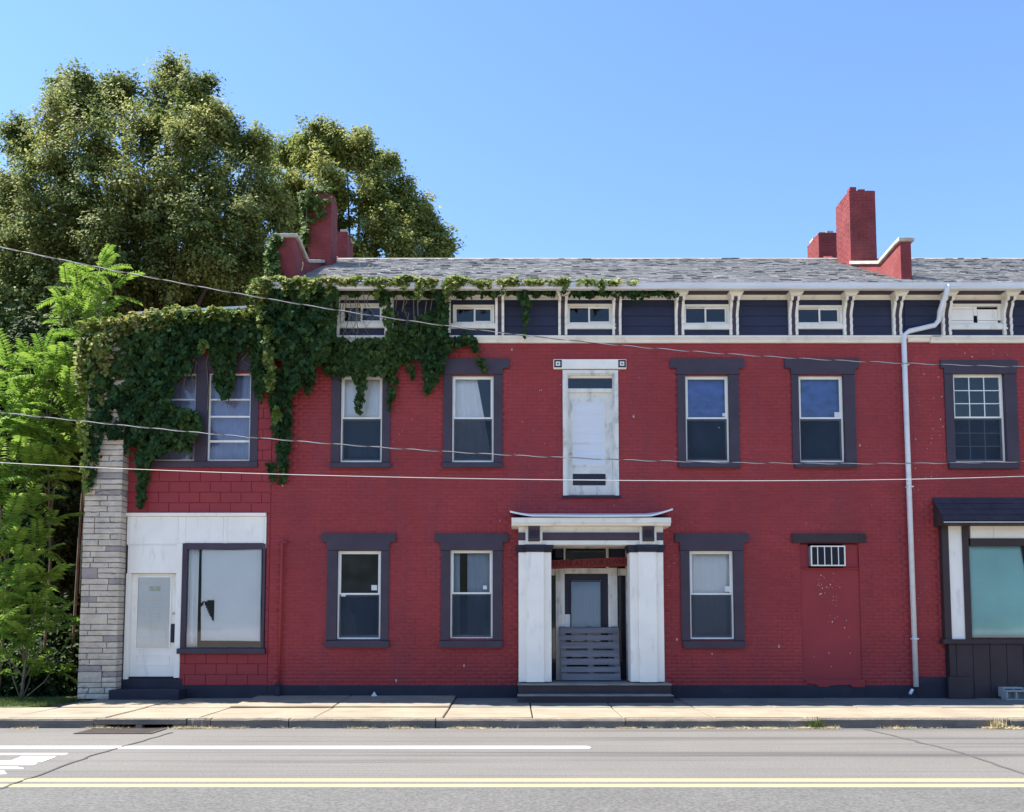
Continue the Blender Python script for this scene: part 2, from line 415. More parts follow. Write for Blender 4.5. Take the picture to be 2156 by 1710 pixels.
# wooded hills across the valley behind the viewer, seen mirrored in the upper panes
v, f = [], []
nx_h = 80
for i in range(nx_h + 1):
    an = math.pi * (1.06 + .88 * i / nx_h)
    hh = 72 + 16 * math.sin(i * .37) + 14 * math.sin(i * .91 + 1) + 6 * math.sin(i * 2.3)
    for rr_, zz_ in ((330, -1), (420, .45), (560, 1.0), (760, 1.05), (900, -1)):
        z_h = hh * zz_ if zz_ > 0 else -.4
        v.append((rr_ * math.cos(an), rr_ * math.sin(an), z_h))
    if i:
        o_ = (i - 1) * 5
        f += [(o_ + j, o_ + j + 1, o_ + 6 + j, o_ + 5 + j) for j in range(4)]
tag(MB().add(v, f).build('hills', M('wooded_hill', (0.032, 0.042, 0.036), 0.95, 0.4, .02), smooth=True), kind='structure')
RZ1 = ROADZ + 0.004
yl0 = G(1078, 1638, ROADZ).y; yl1 = G(1078, 1643.3, ROADZ).y
yl2 = G(1078, 1649.2, ROADZ).y; yl3 = G(1078, 1655, ROADZ).y
MB().sheet_z([(-200, yl0), (200, yl0 - .15), (200, yl1 - .15), (-200, yl1)], ROADZ - 0.01, RZ1).build('yellow_line', m_yline, road)
MB().sheet_z([(-200, yl2), (200, yl2 - .15), (200, yl3 - .15), (-200, yl3)], ROADZ - 0.01, RZ1).build('yellow_line', m_yline, road)
MB().sheet_z([(-200, yl3 - .02), (200, yl3 - .17), (200, -16.4), (-200, -16.4)], ROADZ - 0.01, ROADZ + .003).build('near_lane', m_asph2, road)
w0, w1 = G(1078, 1571.5, ROADZ), G(1078, 1577, ROADZ)
we = G(1237, 1574, ROADZ).x
MB().sheet_z([(-200, w0.y), (we, w0.y), (we + .05, (w0.y + w1.y) / 2), (we, w1.y), (-200, w1.y)], ROADZ - 0.01, RZ1).build('white_edge_line', m_wline, road)
for pl in ([(-60, 1586.5), (144, 1586.5), (137, 1590), (-60, 1590)],
           [(-60, 1603.5), (25, 1601.5), (46, 1593), (119, 1593), (88, 1604.5), (-60, 1605)],
           [(-60, 1607), (80, 1607), (70, 1611.3), (-60, 1611.3)],
           [(-60, 1615), (35, 1615), (50, 1618), (48, 1619.5), (-60, 1619.5)],
           [(-60, 1623), (8, 1623), (14, 1630), (-60, 1633)]):
    MB().sheet_z([tuple(G(x, y, ROADZ))[:2] for x, y in pl], ROADZ - 0.01, RZ1).build('white_road_marking', m_wline, road)
def crack(pts, w0_):
    L, Rr = [], []
    for i, (x, y) in enumerate(pts):
        p = G(x, y, ROADZ)
        w = w0_ * random.uniform(0.6, 1.3)
        L.append((p.x - w, p.y)); Rr.append((p.x + w, p.y))
    MB().sheet_z(L + Rr[::-1], ROADZ - 0.01, RZ1 + 0.004).build('sealed_crack', m_tar, road)
def wob(a, b, n, j):
    return [(a[0] + (b[0] - a[0]) * i / n + random.uniform(-j, j), a[1] + (b[1] - a[1]) * i / n) for i in range(n + 1)]
crack(wob((362, 1543), (180, 1596), 12, 4) + wob((180, 1597), (-20, 1668), 8, 4), 0.022)
crack(wob((1822, 1536), (2020, 1584), 12, 4) + wob((2020, 1585), (2190, 1642), 8, 4), 0.022)

sw = MB().sheet_z([(-60, -3.24), (60, -3.24), (60, 0.2), (-60, 0.2)], -0.28, -0.075).build('sidewalk', m_mortar)
tag(sw, kind='structure')
def slab(x0, x1, xb0, xb1, y0, y1, dz, tilt=(0, 0, 0, 0), mat=None):
    gp = 0.011
    P = [(x0 + gp, y0 + gp), (x1 - gp, y0 + gp), (xb1 - gp, y1 - gp), (xb0 + gp, y1 - gp)]
    zs = [dz + t for t in tilt]
    b = 0.012
    cx_, cy_ = sum(p[0] for p in P) / 4, sum(p[1] for p in P) / 4
    v = [(p[0], p[1], -0.12) for p in P] + [(p[0], p[1], z - b) for p, z in zip(P, zs)]
    v += [(p[0] + (b if p[0] < cx_ else -b), p[1] + (b if p[1] < cy_ else -b), z) for p, z in zip(P, zs)]
    f = [(0,1,5,4),(1,2,6,5),(2,3,7,6),(3,0,4,7),(4,5,9,8),(5,6,10,9),(6,7,11,10),(7,4,8,11),(8,9,10,11)]
    return MB().add(v, f).build('slab', mat or m_conc, sw)
m_conc2 = M('shadow_toned_concrete', (0.18, 0.17, 0.15), 0.9, 0.2, 1.6, 0.4, 45, fine=0.12, fs=120)  # darker slab colour deepens the building's shadow strip on the back row
JX = [-17, -15.5, -14, -12.5, -11.0, -9.6, -8.15, -6.6, -5.09, -3.22, -1.12, .34, 1.81, 3.28, 4.75, 6.2, 7.72, 9.2, 10.7, 12.2, 13.7, 15.2, 16.7]
for a, b in zip(JX[:-1], JX[1:]):
    sk = 0.035 * (a + b) / 2 * 0
    slab(a, b, a, b, -3.245, -1.70, -0.012 + random.uniform(-.004, .004), [random.uniform(-.006, .004) for _ in range(4)])
    if a < -7.0:
        if b < -8: continue
    ya = 0.02
    if -5.2 < a < -1.2:   # heaved slabs
        slab(a, b, a, b, -1.70, ya, 0.015, (0.0, 0.0, 0.035, 0.035))
    else:
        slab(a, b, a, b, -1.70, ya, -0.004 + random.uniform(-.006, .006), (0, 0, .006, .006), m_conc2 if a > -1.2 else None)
slab(-8.15, -7.0, -8.15, -7.0, -1.70, 0.02, 0.004)
kerb = MB().box(-60, 60, -3.30, -3.246, -0.29, -0.06).build('kerb', m_kerb)
tag(kerb, kind='structure')
def KX(full): return (full / 1.3915 - 1078) * 13.84 / 1797
kj = [-22, -19, -16, -13, -10.4, KX(288), KX(557), KX(626), KX(853), KX(1278), KX(1830), KX(2390), KX(2944), KX(3300), 13.5, 16.5, 19.5]
for i, (a, b) in enumerate(zip(kj[:-1], kj[1:])):
    if i == 5: continue
    x0, x1 = a + .008, b - .008
    zt = -0.012 + random.uniform(-.012, .006)
    nseg = 7
    yv = [-3.395 + random.uniform(-.012, .012) for _ in range(nseg + 1)]
    zv = [zt + random.uniform(-.006, .006) for _ in range(nseg + 1)]
    v, f = [], []
    for k in range(nseg + 1):
        x = x0 + (x1 - x0) * k / nseg
        v += [(x, yv[k], -0.29), (x, yv[k], zv[k] - .028), (x, yv[k] + .022, zv[k]), (x, -3.247, zv[k] + .002), (x, -3.247, -0.29)]
        if k:
            o = (k - 1) * 5
            f += [(o + j, o + 5 + j, o + 6 + j, o + 1 + j) for j in range(4)]
    f += [(0, 1, 2, 3, 4), tuple(nseg * 5 + j for j in (4, 3, 2, 1, 0))]
    kb = MB().add(v, f)
    kb.mi = [1 if (i_ < nseg * 4 and i_ % 4 == 2) else 0 for i_ in range(len(kb.f))]  # only the top gets the paler concrete; shade of the face is painted in
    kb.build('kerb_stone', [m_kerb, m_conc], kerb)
# storm drain inlet in the kerb
dr = root('storm_drain', (KX(420), -3.6, ROADZ), 'storm drain inlet with two dark mouths and iron grate in kerb', 'drain')
b = MB()
xa, xb = KX(288) + .01, KX(557) - .01
o0, o1, o2, o3 = KX(322), KX(409), KX(428), KX(517)
zt, zo = -0.018, ROADZ + 0.058
b.box(xa, xb, -3.41, -3.247, zo, zt)
b.box(xa, o0, -3.405, -3.247, -0.29, zo); b.box(o1, o2, -3.405, -3.247, -0.29, zo); b.box(o3, xb, -3.405, -3.247, -0.29, zo)
b.build('inlet_stone', m_kerb, dr, bevel=0.012)
MB().box(o0 - .05, o3 + .05, -3.30, -3.262, -0.285, zo - .002).build('mouth', m_void, dr)  # black panel, darkness of the openings put into its colour
b = MB()
gx0, gx1, gy0, gy1 = KX(298) - .02, KX(508), -4.10, -3.50
b.ring(gx0, gx1, 0, 1, .03, 0, 1)
b.v = [(x, gy0 + z * (gy1 - gy0), ROADZ + 0.003 + 0.012 * (1 - y)) for x, y, z in b.v]
nb = 26
for k in range(nb):
    x = gx0 + .05 + (gx1 - gx0 - .10) * k / (nb - 1)
    b.box(x - .009, x + .009, gy0 + .03, gy1 - .03, ROADZ + .004, ROADZ + .013)
b.build('grate', m_iron, dr)
MB().box(gx0 + .02, gx1 - .02, gy0 + .02, gy1 - .02, ROADZ + .0005, ROADZ + .0035).build('pit_shade_sheet', m_void, dr)  # thin black sheet under the bars painted as the pit's shade

# ------------------------------------------------------------------ wall tools
def wall_holes(name, X0, X1, Z0, Z1, y0, y1, holes, mat, parent):
    xs = sorted({X0, X1} | {min(max(h[i], X0), X1) for h in holes for i in (0, 1)})
    zs = sorted({Z0, Z1} | {min(max(h[i], Z0), Z1) for h in holes for i in (2, 3)})
    b = MB()
    def solid(i, k):
        if i < 0 or k < 0 or i >= len(xs) - 1 or k >= len(zs) - 1: return False
        cx_, cz_ = (xs[i] + xs[i+1]) / 2, (zs[k] + zs[k+1]) / 2
        return not any(h[0] < cx_ < h[1] and h[2] < cz_ < h[3] for h in holes)
    for i in range(len(xs) - 1):
        for k in range(len(zs) - 1):
            if not solid(i, k): continue
            a, c, d, e = xs[i], xs[i+1], zs[k], zs[k+1]
            b.add([(a,y0,d),(c,y0,d),(c,y0,e),(a,y0,e)], [(0,1,2,3)])
            b.add([(a,y1,d),(c,y1,d),(c,y1,e),(a,y1,e)], [(3,2,1,0)])
            for (di, dk, q) in ((-1,0,[(a,y0,d),(a,y0,e),(a,y1,e),(a,y1,d)]),(1,0,[(c,y0,d),(c,y1,d),(c,y1,e),(c,y0,e)]),
                                (0,-1,[(a,y0,d),(a,y1,d),(c,y1,d),(c,y0,d)]),(0,1,[(a,y0,e),(c,y0,e),(c,y1,e),(a,y1,e)])):
                if not solid(i + di, k + dk): b.add(q, [(0,1,2,3)])
    return b.build(name, mat, parent)

def rows_cut(X0, X1, holes, za, zb):
    zc = (za + zb) / 2
    segs = [(X0, X1)]
    for h in holes:
        if h[2] < zc < h[3]:
            ns = []
            for a, c in segs:
                if h[1] <= a or h[0] >= c: ns.append((a, c)); continue
                if h[0] > a: ns.append((a, h[0]))
                if h[1] < c: ns.append((h[1], c))
            segs = ns
    return segs

def brickwork(name, X0, X1, Z0, Z1, holes, parent, bw=0.205, bh=0.0745, j=0.008, yb=0.0, header=6):
    V, Fc = [], []
    r, z = 0, Z0
    while z < Z1 - 0.02:
        z1 = min(z + bh - j, Z1)
        off = (r % 2) * bw / 2
        w = bw if r % header else bw / 2
        wav = 0.004 * math.sin(r * 1.7)
        for a, c in rows_cut(X0, X1, holes, z, z1):
            x = a - ((a - X0 - off) % w)
            while x < c:
                xa, xb_ = max(x, a), min(x + w - j, c)
                if xb_ - xa > 0.015:
                    y0 = yb + 0.0040 - random.random() * 0.0028
                    t = random.uniform(-.0012, .0012)
                    cc = 0.003
                    o = len(V)
                    zz0, zz1 = z + random.uniform(-.0015, .0015), z1 + random.uniform(-.0015, .0015)
                    V += [(xa, yb + .0065, zz0), (xb_, yb + .0065, zz0), (xb_, yb + .0065, zz1), (xa, yb + .0065, zz1),
                          (xa + cc, y0 + t, zz0 + cc), (xb_ - cc, y0 - t, zz0 + cc), (xb_ - cc, y0 - t, zz1 - cc), (xa + cc, y0 + t, zz1 - cc)]
                    Fc += [(o+4,o+5,o+6,o+7),(o,o+1,o+5,o+4),(o+1,o+2,o+6,o+5),(o+2,o+3,o+7,o+6),(o+3,o,o+4,o+7)]
                x += w
        z += bh; r += 1
    o = joinmesh(name, V, Fc, m_red, parent)
    o['kind'] = 'stuff'
    return o

# ------------------------------------------------------------------ levels
ZB = W(1200, 1443).z            # top of the dark base band
ZBELT0, ZBELT1 = W(1400, 723).z, W(1400, 709).z
OH = 0.36
ZSOF = W(1400, 610, -OH).z
ZG0, ZG1 = W(1400, 606.5, -.50).z, W(1400, 594.5, -.50).z
RY = 4.15
ZR = W(1350, 546, RY).z
ZE = ZG1 + 0.01
XL, XM, XR = W(570, 1085).x, W(1917, 1085).x, 14.0
BACK = RY * 2 + 0.3

main = root('red_brick_building', (1.6, 0, 0), 'two-storey red painted brick building with white portico and bracketed eaves', 'building')
rightb = root('red_shop_building', (XM + 3, 0, 0), 'red brick shop building with white-framed display window at the right edge', 'building')
annex = root('red_block_annex', (W(400, 1085).x, 0, 0), 'red painted block annex with white storefront door beside stone pier', 'building')

# ------------------------------------------------------------------ windows
def hole_of(fr, pad=0.0):
    a, c, d, e = rect(*fr)
    return (a - pad, c + pad, d - pad, e + pad)

def sash_window(parent, fr, tr, ears, sill, ly, ear_y, mid=0.49, trim=None, label=None, screen=True, glass=None, grid=False, frame_dark=False):
    trim = trim or m_plum
    X0, X1, Z0, Z1 = rect(*fr)
    T0, T1, _, _ = rect(tr[0], tr[1], fr[2], fr[3])
    fy = 0.055
    w = MB().ring(X0, X1, Z0, Z1, 0.030, fy, fy + .09).build('window', m_vinyl, parent)
    if label: w['label'] = label
    _, _, LZ0, LZ1 = rect(fr[0], fr[1], ly[0], ly[1])
    EX0, EX1, _, _ = rect(ears[0], ears[1], ly[0], ly[1])
    ez = W(fr[0], ear_y).z
    b = MB()
    prof = [(T0 - .01, LZ0), (T1 + .01, LZ0), (T1 + .01, ez), (EX1, ez), (EX1, LZ1), (EX0, LZ1), (EX0, ez), (T0 - .01, ez)]
    b.prism_y(prof, -0.045, 0.02); b.build('lintel', trim, w, bevel=.006)
    _, _, SZ0, SZ1 = rect(fr[0], fr[1], sill[2], sill[3])
    for a, c in ((T0, X0 - .006), (X1 + .006, T1)):
        b = MB().box(a, c, -0.028, fy + .09, SZ1, LZ0 - .003); b.build('jamb', trim, w, bevel=.005)
    MB().box(X0 - .006, X1 + .006, 0.01, .15, Z1 + .004, LZ0 + .05).build('head', trim, w)
    S0, S1, _, _ = rect(sill[0], sill[1], sill[2], sill[3])
    MB().prism_x([(-0.075, SZ0), (-0.075, SZ1 - .012), (0.12, SZ1 + .010), (0.12, SZ0)], S0, S1).build('sill', trim, w, bevel=.005)
    a, c = X0 + .030, X1 - .030
    z0, z1 = Z0 + .030, Z1 - .030
    zm = z0 + (z1 - z0) * (1 - mid)
    MB().ring(a, c, zm - .012, z1, .030, fy + .012, fy + .045, wb=.034).build('upper_sash', m_vinyl, w)
    MB().ring(a, c, z0, zm - .013, .026, fy + .045, fy + .075, wb=.045, wt=.028).build('lower_sash', m_vinyl, w)
    MB().box(a + .028, c - .028, fy + .026, fy + .031, zm + .018, z1 - .028).build('pane', glass or g_up, w)
    MB().box(a + .024, c - .024, fy + .058, fy + .063, z0 + .043, zm - .038).build('pane', glass or g_up, w)
    if screen:
        MB().box(a + .004, c - .004, fy + .020, fy + .022, z0 + .004, zm - .012).build('screen', g_screen, w)
    if grid:
        for (za, zb, yy, gw) in ((zm + .022, z1 - .03, fy + .018, .018), (z0 + .045, zm - .04, fy + .052, .016)):
            for k in (1, 2):
                x = a + .03 + (c - a - .06) * k / 3
                MB().box(x - gw / 2, x + gw / 2, yy, yy + .02, za, zb).build('muntin', m_vinyl, w)
                z = za + (zb - za) * k / 3
                MB().box(a + .03, c - .03, yy + .003, yy + .018, z - gw / 2, z + gw / 2).build('muntin', m_vinyl, w)
    return w, (X0, X1, Z0, Z1, zm)

def sheet(name, corners, Y, mat, label, cat, amp=0.012, folds=7, n=28, group=None, nv=6, jit=0.0):
    """hanging cloth: corner picture points TL TR BR BL, with vertical folds"""
    TL, TR, BR, BL = [W(x, y, Y) for x, y in corners]
    v, f = [], []
    ph = random.random() * 6
    for j in range(nv + 1):
        t = j / nv
        for i in range(n + 1):
            s = i / n
            p = (TL * (1 - s) + TR * s) * (1 - t) + (BL * (1 - s) + BR * s) * t
            d = amp * (math.sin(s * folds * 6.283 + ph + 0.6 * math.sin(t * 3)) + 0.5 * math.sin(s * folds * 2.3 * 6.283 + ph * 2)) * (0.5 + 0.5 * t)
            v.append((p.x, p.y + d, p.z + random.uniform(-jit, jit)))
    for j in range(nv):
        for i in range(n):
            a = j * (n + 1) + i
            f.append((a, a + n + 1, a + n + 2, a + 1))
    o = MB().add(v, f).build(name, mat, smooth=True)
    md = o.modifiers.new('cloth_thickness', 'SOLIDIFY'); md.thickness = 0.003
    return tag(o, label, cat, group)

UP = dict(ly=(756, 789), ear_y=776)
LO = dict(ly=(1123.5, 1159), ear_y=1142)
upw = {
 'w1': dict(fr=(717, 804, 791, 972), tr=(698, 822), ears=(682, 838), sill=(694, 823, 974, 986)),
 'w2': dict(fr=(952, 1039, 791, 972), tr=(933, 1058), ears=(919, 1073), sill=(932, 1059, 974, 986)),
 'w4': dict(fr=(1444, 1535, 791, 972), tr=(1426, 1556), ears=(1410, 1567), sill=(1428, 1557, 974, 986)),
 'w5': dict(fr=(1683, 1777, 791, 972), tr=(1667, 1801), ears=(1651, 1808), sill=(1672, 1803, 974, 986))}
low = {
 'l1': dict(fr=(710, 801, 1160, 1346), tr=(688, 819), ears=(677, 834), sill=(686, 820, 1348, 1364)),
 'l2': dict(fr=(948, 1037, 1158, 1345), tr=(928, 1058), ears=(915, 1071), sill=(926, 1058, 1348, 1364)),
 'l4': dict(fr=(1453, 1545, 1160, 1346), tr=(1433, 1566), ears=(1420, 1576), sill=(1437, 1568, 1349, 1365))}
w6 = dict(fr=(2009, 2116, 787, 973), tr=(1990, 2142), ears=(1979, 2140), sill=(1996, 2143, 975, 988))
doorUP = (1186, 1301, 780, 1044)
entry = (1152, 1333, 1146, 1436)
blocked = (1687, 1812, 1144, 1432)
attic = [(707, 819), (940, 1052), (1187, 1299), (1432, 1546), (1672, 1786)]
attic_fr = [(718, 808, 640, 681), (954, 1041, 643, 682), (1193, 1291, 641, 683), (1438, 1535, 642, 684), (1675, 1772, 644, 683)]
attic6 = (1996, 2112, 641, 684)

holes = [hole_of(d['fr'], .02) for d in list(upw.values()) + list(low.values())]
holes += [hole_of(doorUP, -0.01), hole_of(entry), hole_of(blocked), ] + [hole_of(a, -.01) for a in attic_fr]
brick_holes = holes
wall_holes('wall', XL, XM - .006, 0, ZSOF + .3, 0.006, 0.32, holes, m_redback, main)
brickwork('brickwork', XL, XM, ZB - .02, ZBELT0 + .02, brick_holes, main)
holes_r = [hole_of(w6['fr'], .02), hole_of(attic6, -.01), (W(2036, 1245).x, 13.2, W(2040, 1345).z, W(2040, 1138).z)]
wall_holes('wall', XM + .006, XR, 0, ZSOF + .3, 0.006, 0.32, holes_r, m_redback, rightb)
brickwork('brickwork', XM + .003, XR, W(1950, 1426).z - .02, ZBELT0 + .02, holes_r + [(W(1999, 1350).x, XR, 0, W(2000, 1100).z)], rightb)
# other walls of the shell
for (x0, x1, par, first) in ((XL, XM - .006, main, True), (XM + .006, XR, rightb, False)):
    b = MB().box(x0 + .002, x1, BACK - .3, BACK, 0, ZSOF + .3)
    b.box(x0 + .002, x0 + .3, .325, BACK - .305, 0, ZSOF + .3); b.box(x1 - .3, x1, .325, BACK - .305, 0, ZSOF + .3)
    b.build('rear_wall', m_redback, par)
    b = MB().box(x0 + .31, x1 - .31, .33, BACK - .31, ZB + 3.3, ZB + 3.5)
    b.box(x0 + .31, x1 - .31, .33, BACK - .31, ZBELT0 - .1, ZBELT0)
    b.box(x0 + .31, x1 - .31, 2.6, 2.7, 0, ZB + 3.29); b.box(x0 + .31, x1 - .31, 2.6, 2.7, ZB + 3.51, ZBELT0 - .11)
    b.build('inner_wall', m_room, par)
    # gables
    for gx in (x0 + .01, x1 - .31):
        b = MB().prism_x([(-0.0, ZSOF + .305), (BACK, ZSOF + .305), (BACK, ZSOF + .33), (RY, ZR - .1), (0, ZSOF + .33)], gx, gx + .3)
        b.build('gable', m_redback, par)

for k, d in upw.items():
    lab = None
    o, _ = sash_window(main, **d, **UP, glass=g_dirty if k == 'w1' else g_up)
for k, d in low.items():
    sash_window(main, **d, **LO, glass=g_dirty if k == 'l1' else g_up)
sash_window(rightb, **w6, ly=(759, 788), ear_y=776, grid=True, screen=True)

# dark base band
b = MB()
xe0, xe1 = W(1091, 1450).x, W(1410, 1450).x
b.bbox(XL, xe0 - .01, -0.022, 0.0, -0.05, ZB, .006); b.bbox(xe1 + .01, XM, -0.022, 0.0, -0.05, ZB, .006)
b.build('base_band', m_base, main)
MB().bbox(XM + .002, W(1996, 1445).x, -0.026, 0, -0.05, W(1950, 1425).z, .006).build('base_band', m_base, rightb)

# frieze siding, belt course, soffit, crown moulding
fz0, fz1 = ZBELT1, ZSOF
def siding(par, x0, x1, hl):
    nb_ = 4
    for r in range(nb_):
        za, zb = fz0 + (fz1 - fz0) * r / nb_, fz0 + (fz1 - fz0) * (r + 1) / nb_
        cuts = sorted({x0, x1} | {c for h in hl for c in (h[0], h[1]) if x0 < c < x1})
        for a, c in zip(cuts[:-1], cuts[1:]):
            hz = [h for h in hl if h[0] <= (a + c) / 2 <= h[1]]
            z_a, z_b = za, zb
            if hz:
                h = hz[0]
                if za >= h[2] - .001 and zb <= h[3] + .001: continue
                if za < h[2] < zb and zb <= h[3]: z_b = h[2]
                elif za < h[3] < zb and za >= h[2]: z_a = h[3]
                elif za < h[2] and zb > h[3]:
                    MB().bbox(a + .001, c - .001, -.022, .004, za + .003, h[2], .005).build('siding_board', m_navy, par)
                    z_a = h[3]
            if z_b - z_a > .02:
                MB().bbox(a + .001, c - .001, -.022 - random.random() * .003, .004, z_a + .003, z_b - .002, .005).build('siding_board', m_navy, par)
siding(main, XL, XM - .002, [hole_of(a, -.012) for a in attic_fr])
siding(rightb, XM + .002, XR, [hole_of(attic6, -.012)])
def belt(par, x0, x1, broken=None):
    h = ZBELT1 - ZBELT0
    prof = [(-.03, ZBELT0), (-.045, ZBELT0 + .012), (-.045, ZBELT0 + h*.36), (-.055, ZBELT0 + h*.40), (-.085, ZBELT0 + h*.62), (-.10, ZBELT0 + h*.66),
            (-.10, ZBELT1 - .012), (-.09, ZBELT1), (0.0, ZBELT1 + .006), (0.0, ZBELT0)]
    MB().prism_x(prof, x0, x1).build('belt_course', m_cream, par)
belt(main, XL - .02, XM - .002)
xbk = W(1957, 716).x
belt(rightb, xbk, XR)
b = MB().prism_x([(-.03, ZBELT0 + .03), (-.05, ZBELT0 + .06), (-.05, ZBELT1), (0, ZBELT1), (0, ZBELT0 + .02)], XM + .05, xbk - .01)
b.prism_x([(-.08, ZBELT1 - .035), (-.10, ZBELT1 - .03), (-.10, ZBELT1), (0, ZBELT1 + .004), (0, ZBELT1 - .05)], XM, xbk + .2)
b.build('broken_belt_course', m_cream, rightb)
for par, x0, x1 in ((main, XL - .28, XM - .002), (rightb, XM + .002, XR)):
    MB().box(x0, x1, -OH + .002, 0.006, ZSOF, ZSOF + .03).build('soffit', m_plum, par)
    MB().prism_x([(-.025, ZSOF - .085), (-.045, ZSOF - .075), (-.05, ZSOF - .03), (-.085, ZSOF - .002), (0, ZSOF - .002), (0, ZSOF - .085)], max(x0, XL), x1).build('crown_moulding', m_cream, par)
    MB().prism_x([(-OH, ZSOF - .02), (-OH - .03, ZSOF - .015), (-OH - .03, ZG1 - .01), (-OH, ZG1 - .01)], x0, x1).build('fascia', m_cream, par)
    # K gutter
    yo, yi = -.50, -OH - .033
    gp = [(yi, ZG0), (yi - .07, ZG0), (yo + .012, ZG0 + .03), (yo + .02, ZG0 + .06), (yo, ZG1 - .02), (yo, ZG1), (yo + .012, ZG1), (yo + .012, ZG1 - .02),
          (yo + .03, ZG0 + .06), (yo + .022, ZG0 + .035), (yi - .065, ZG0 + .008), (yi - .004, ZG0 + .008), (yi - .004, ZG1), (yi, ZG1)]
    gt = MB().prism_x(gp, x0 - .03 if par is main else x0, x1).build('gutter', m_gutter, par)
    x = x0 + .8
    while x < x1:
        MB().box(x - .008, x + .008, yo - .002, yi, ZG1 - .004, ZG1 + .004).build('gutter_strap', m_gutter, gt)
        x += 0.85 + random.uniform(-.1, .1)

# eave brackets
BX = [590, 705, 819, 939, 1052, 1185, 1299, 1431, 1546, 1671, 1786, 1890, 1994, 2123, 2240]
def bracket(par, xd):
    xc = W(xd, 668, -.1).x
    H = fz1 - fz0 - .002
    prof = [(.045, 0), (.075, .02), (.075, .10), (.06, .11), (.062, .16), (.082, .27), (.08, .285), (.062, .30), (.064, .36), (.08, .44), (.075, .455), (.06, .47),
            (.062, .54), (.09, .66), (.14, .76), (.155, .82), (.15, .835), (.135, .845), (.14, .86), (.22, .875), (.235, .93), (.235, 1.0)]
    def P(dp, top): return [(-.022, fz0)] + [(-.022 - p + dp, fz0 + t * H * top) for p, t in prof] + [(-.022, fz0 + H * top)]
    o = MB().prism_x(P(.02, .93), xc - .040, xc + .040).build('bracket', m_plum, par)
    for s in (-1, 1):
        MB().prism_x(P(0, .93), xc + s * .0405, xc + s * .092).build('scroll_plate', m_cream, o)
    z1, z0 = ZSOF - .003, ZSOF - .003 - H * .075
    b = MB()
    for (gr, za, zb) in ((.11, z0 - .025, z0), (.125, z0 + .0005, z0 + .03), (.145, z0 + .0305, z1)):
        b.box(xc - gr, xc + gr, -.285 - (gr - .11), -.024, za, zb)
    b.build('cap', m_cream, o)
for xd in BX:
    bracket(main if xd < 1905 else rightb, xd)

# attic slider windows
def attic_window(par, fr, boarded=False, k=0):
    X0, X1, Z0, Z1 = rect(*fr)
    w = MB().ring(X0, X1, Z0, Z1, .048, -.035, .10, wb=.03).build('attic_window', m_cream, par)
    MB().box(X0 - .06 + .02, X1 + .05, -.075, .04, Z0 - .115, Z0 - .012).build('sill', m_cream, w, bevel=.008)
    a, c, z0, z1 = X0 + .05, X1 - .05, Z0 + .032, Z1 - .05
    if boarded:
        xm = a + (c - a) * .50
        for (p, q, r_, t) in ((a, xm - .05, z0 + .06, z1 - .055), (a, xm - .05, z1 - .048, z1), (a, xm - .05, z0, z0 + .052),
                              (xm + .035, c - .07, z0 + .06, z1 - .06), (xm + .035, c - .07, z0, z0 + .052), (c - .064, c, z0 + .06, z1 - .04),
                              (c - .064, c, z1 - .034, z1), (xm - .044, xm + .028, z0 + .16, z1)):
            MB().bbox(p, q, -.012, .012, r_, t, .004).build('board', m_white, w)
        MB().box(a, c, .05, .06, z0, z1).build('pane', m_dark, w)
        return w
    side = k % 2
    xm = (a + c) / 2 + random.uniform(-.03, .03)
    MB().ring(a, xm + .01, z0, z1, .018, .03, .05).build('sash', m_vinyl, w)
    MB().ring(xm - .012, c, z0, z1, .034, .012, .029).build('sash', m_vinyl, w)
    MB().box(a + .018, xm - .008, .038, .042, z0 + .018, z1 - .018).build('pane', g_up, w)
    MB().box(xm + .022, c - .034, .018, .022, z0 + .034, z1 - .034).build('pane', g_up, w)
    return w
for i, fr in enumerate(attic_fr):
    attic_window(main, fr, k=i)
attic_window(rightb, attic6, boarded=True)['label'] = 'attic window boarded with white panels'
X0, X1, Z0, Z1 = rect(2002, 2106, 624, 633, -.024)
MB().bbox(X0, X1, -.030, -.0235, Z0, Z1, .003).build('bare_board', m_bare, rightb)

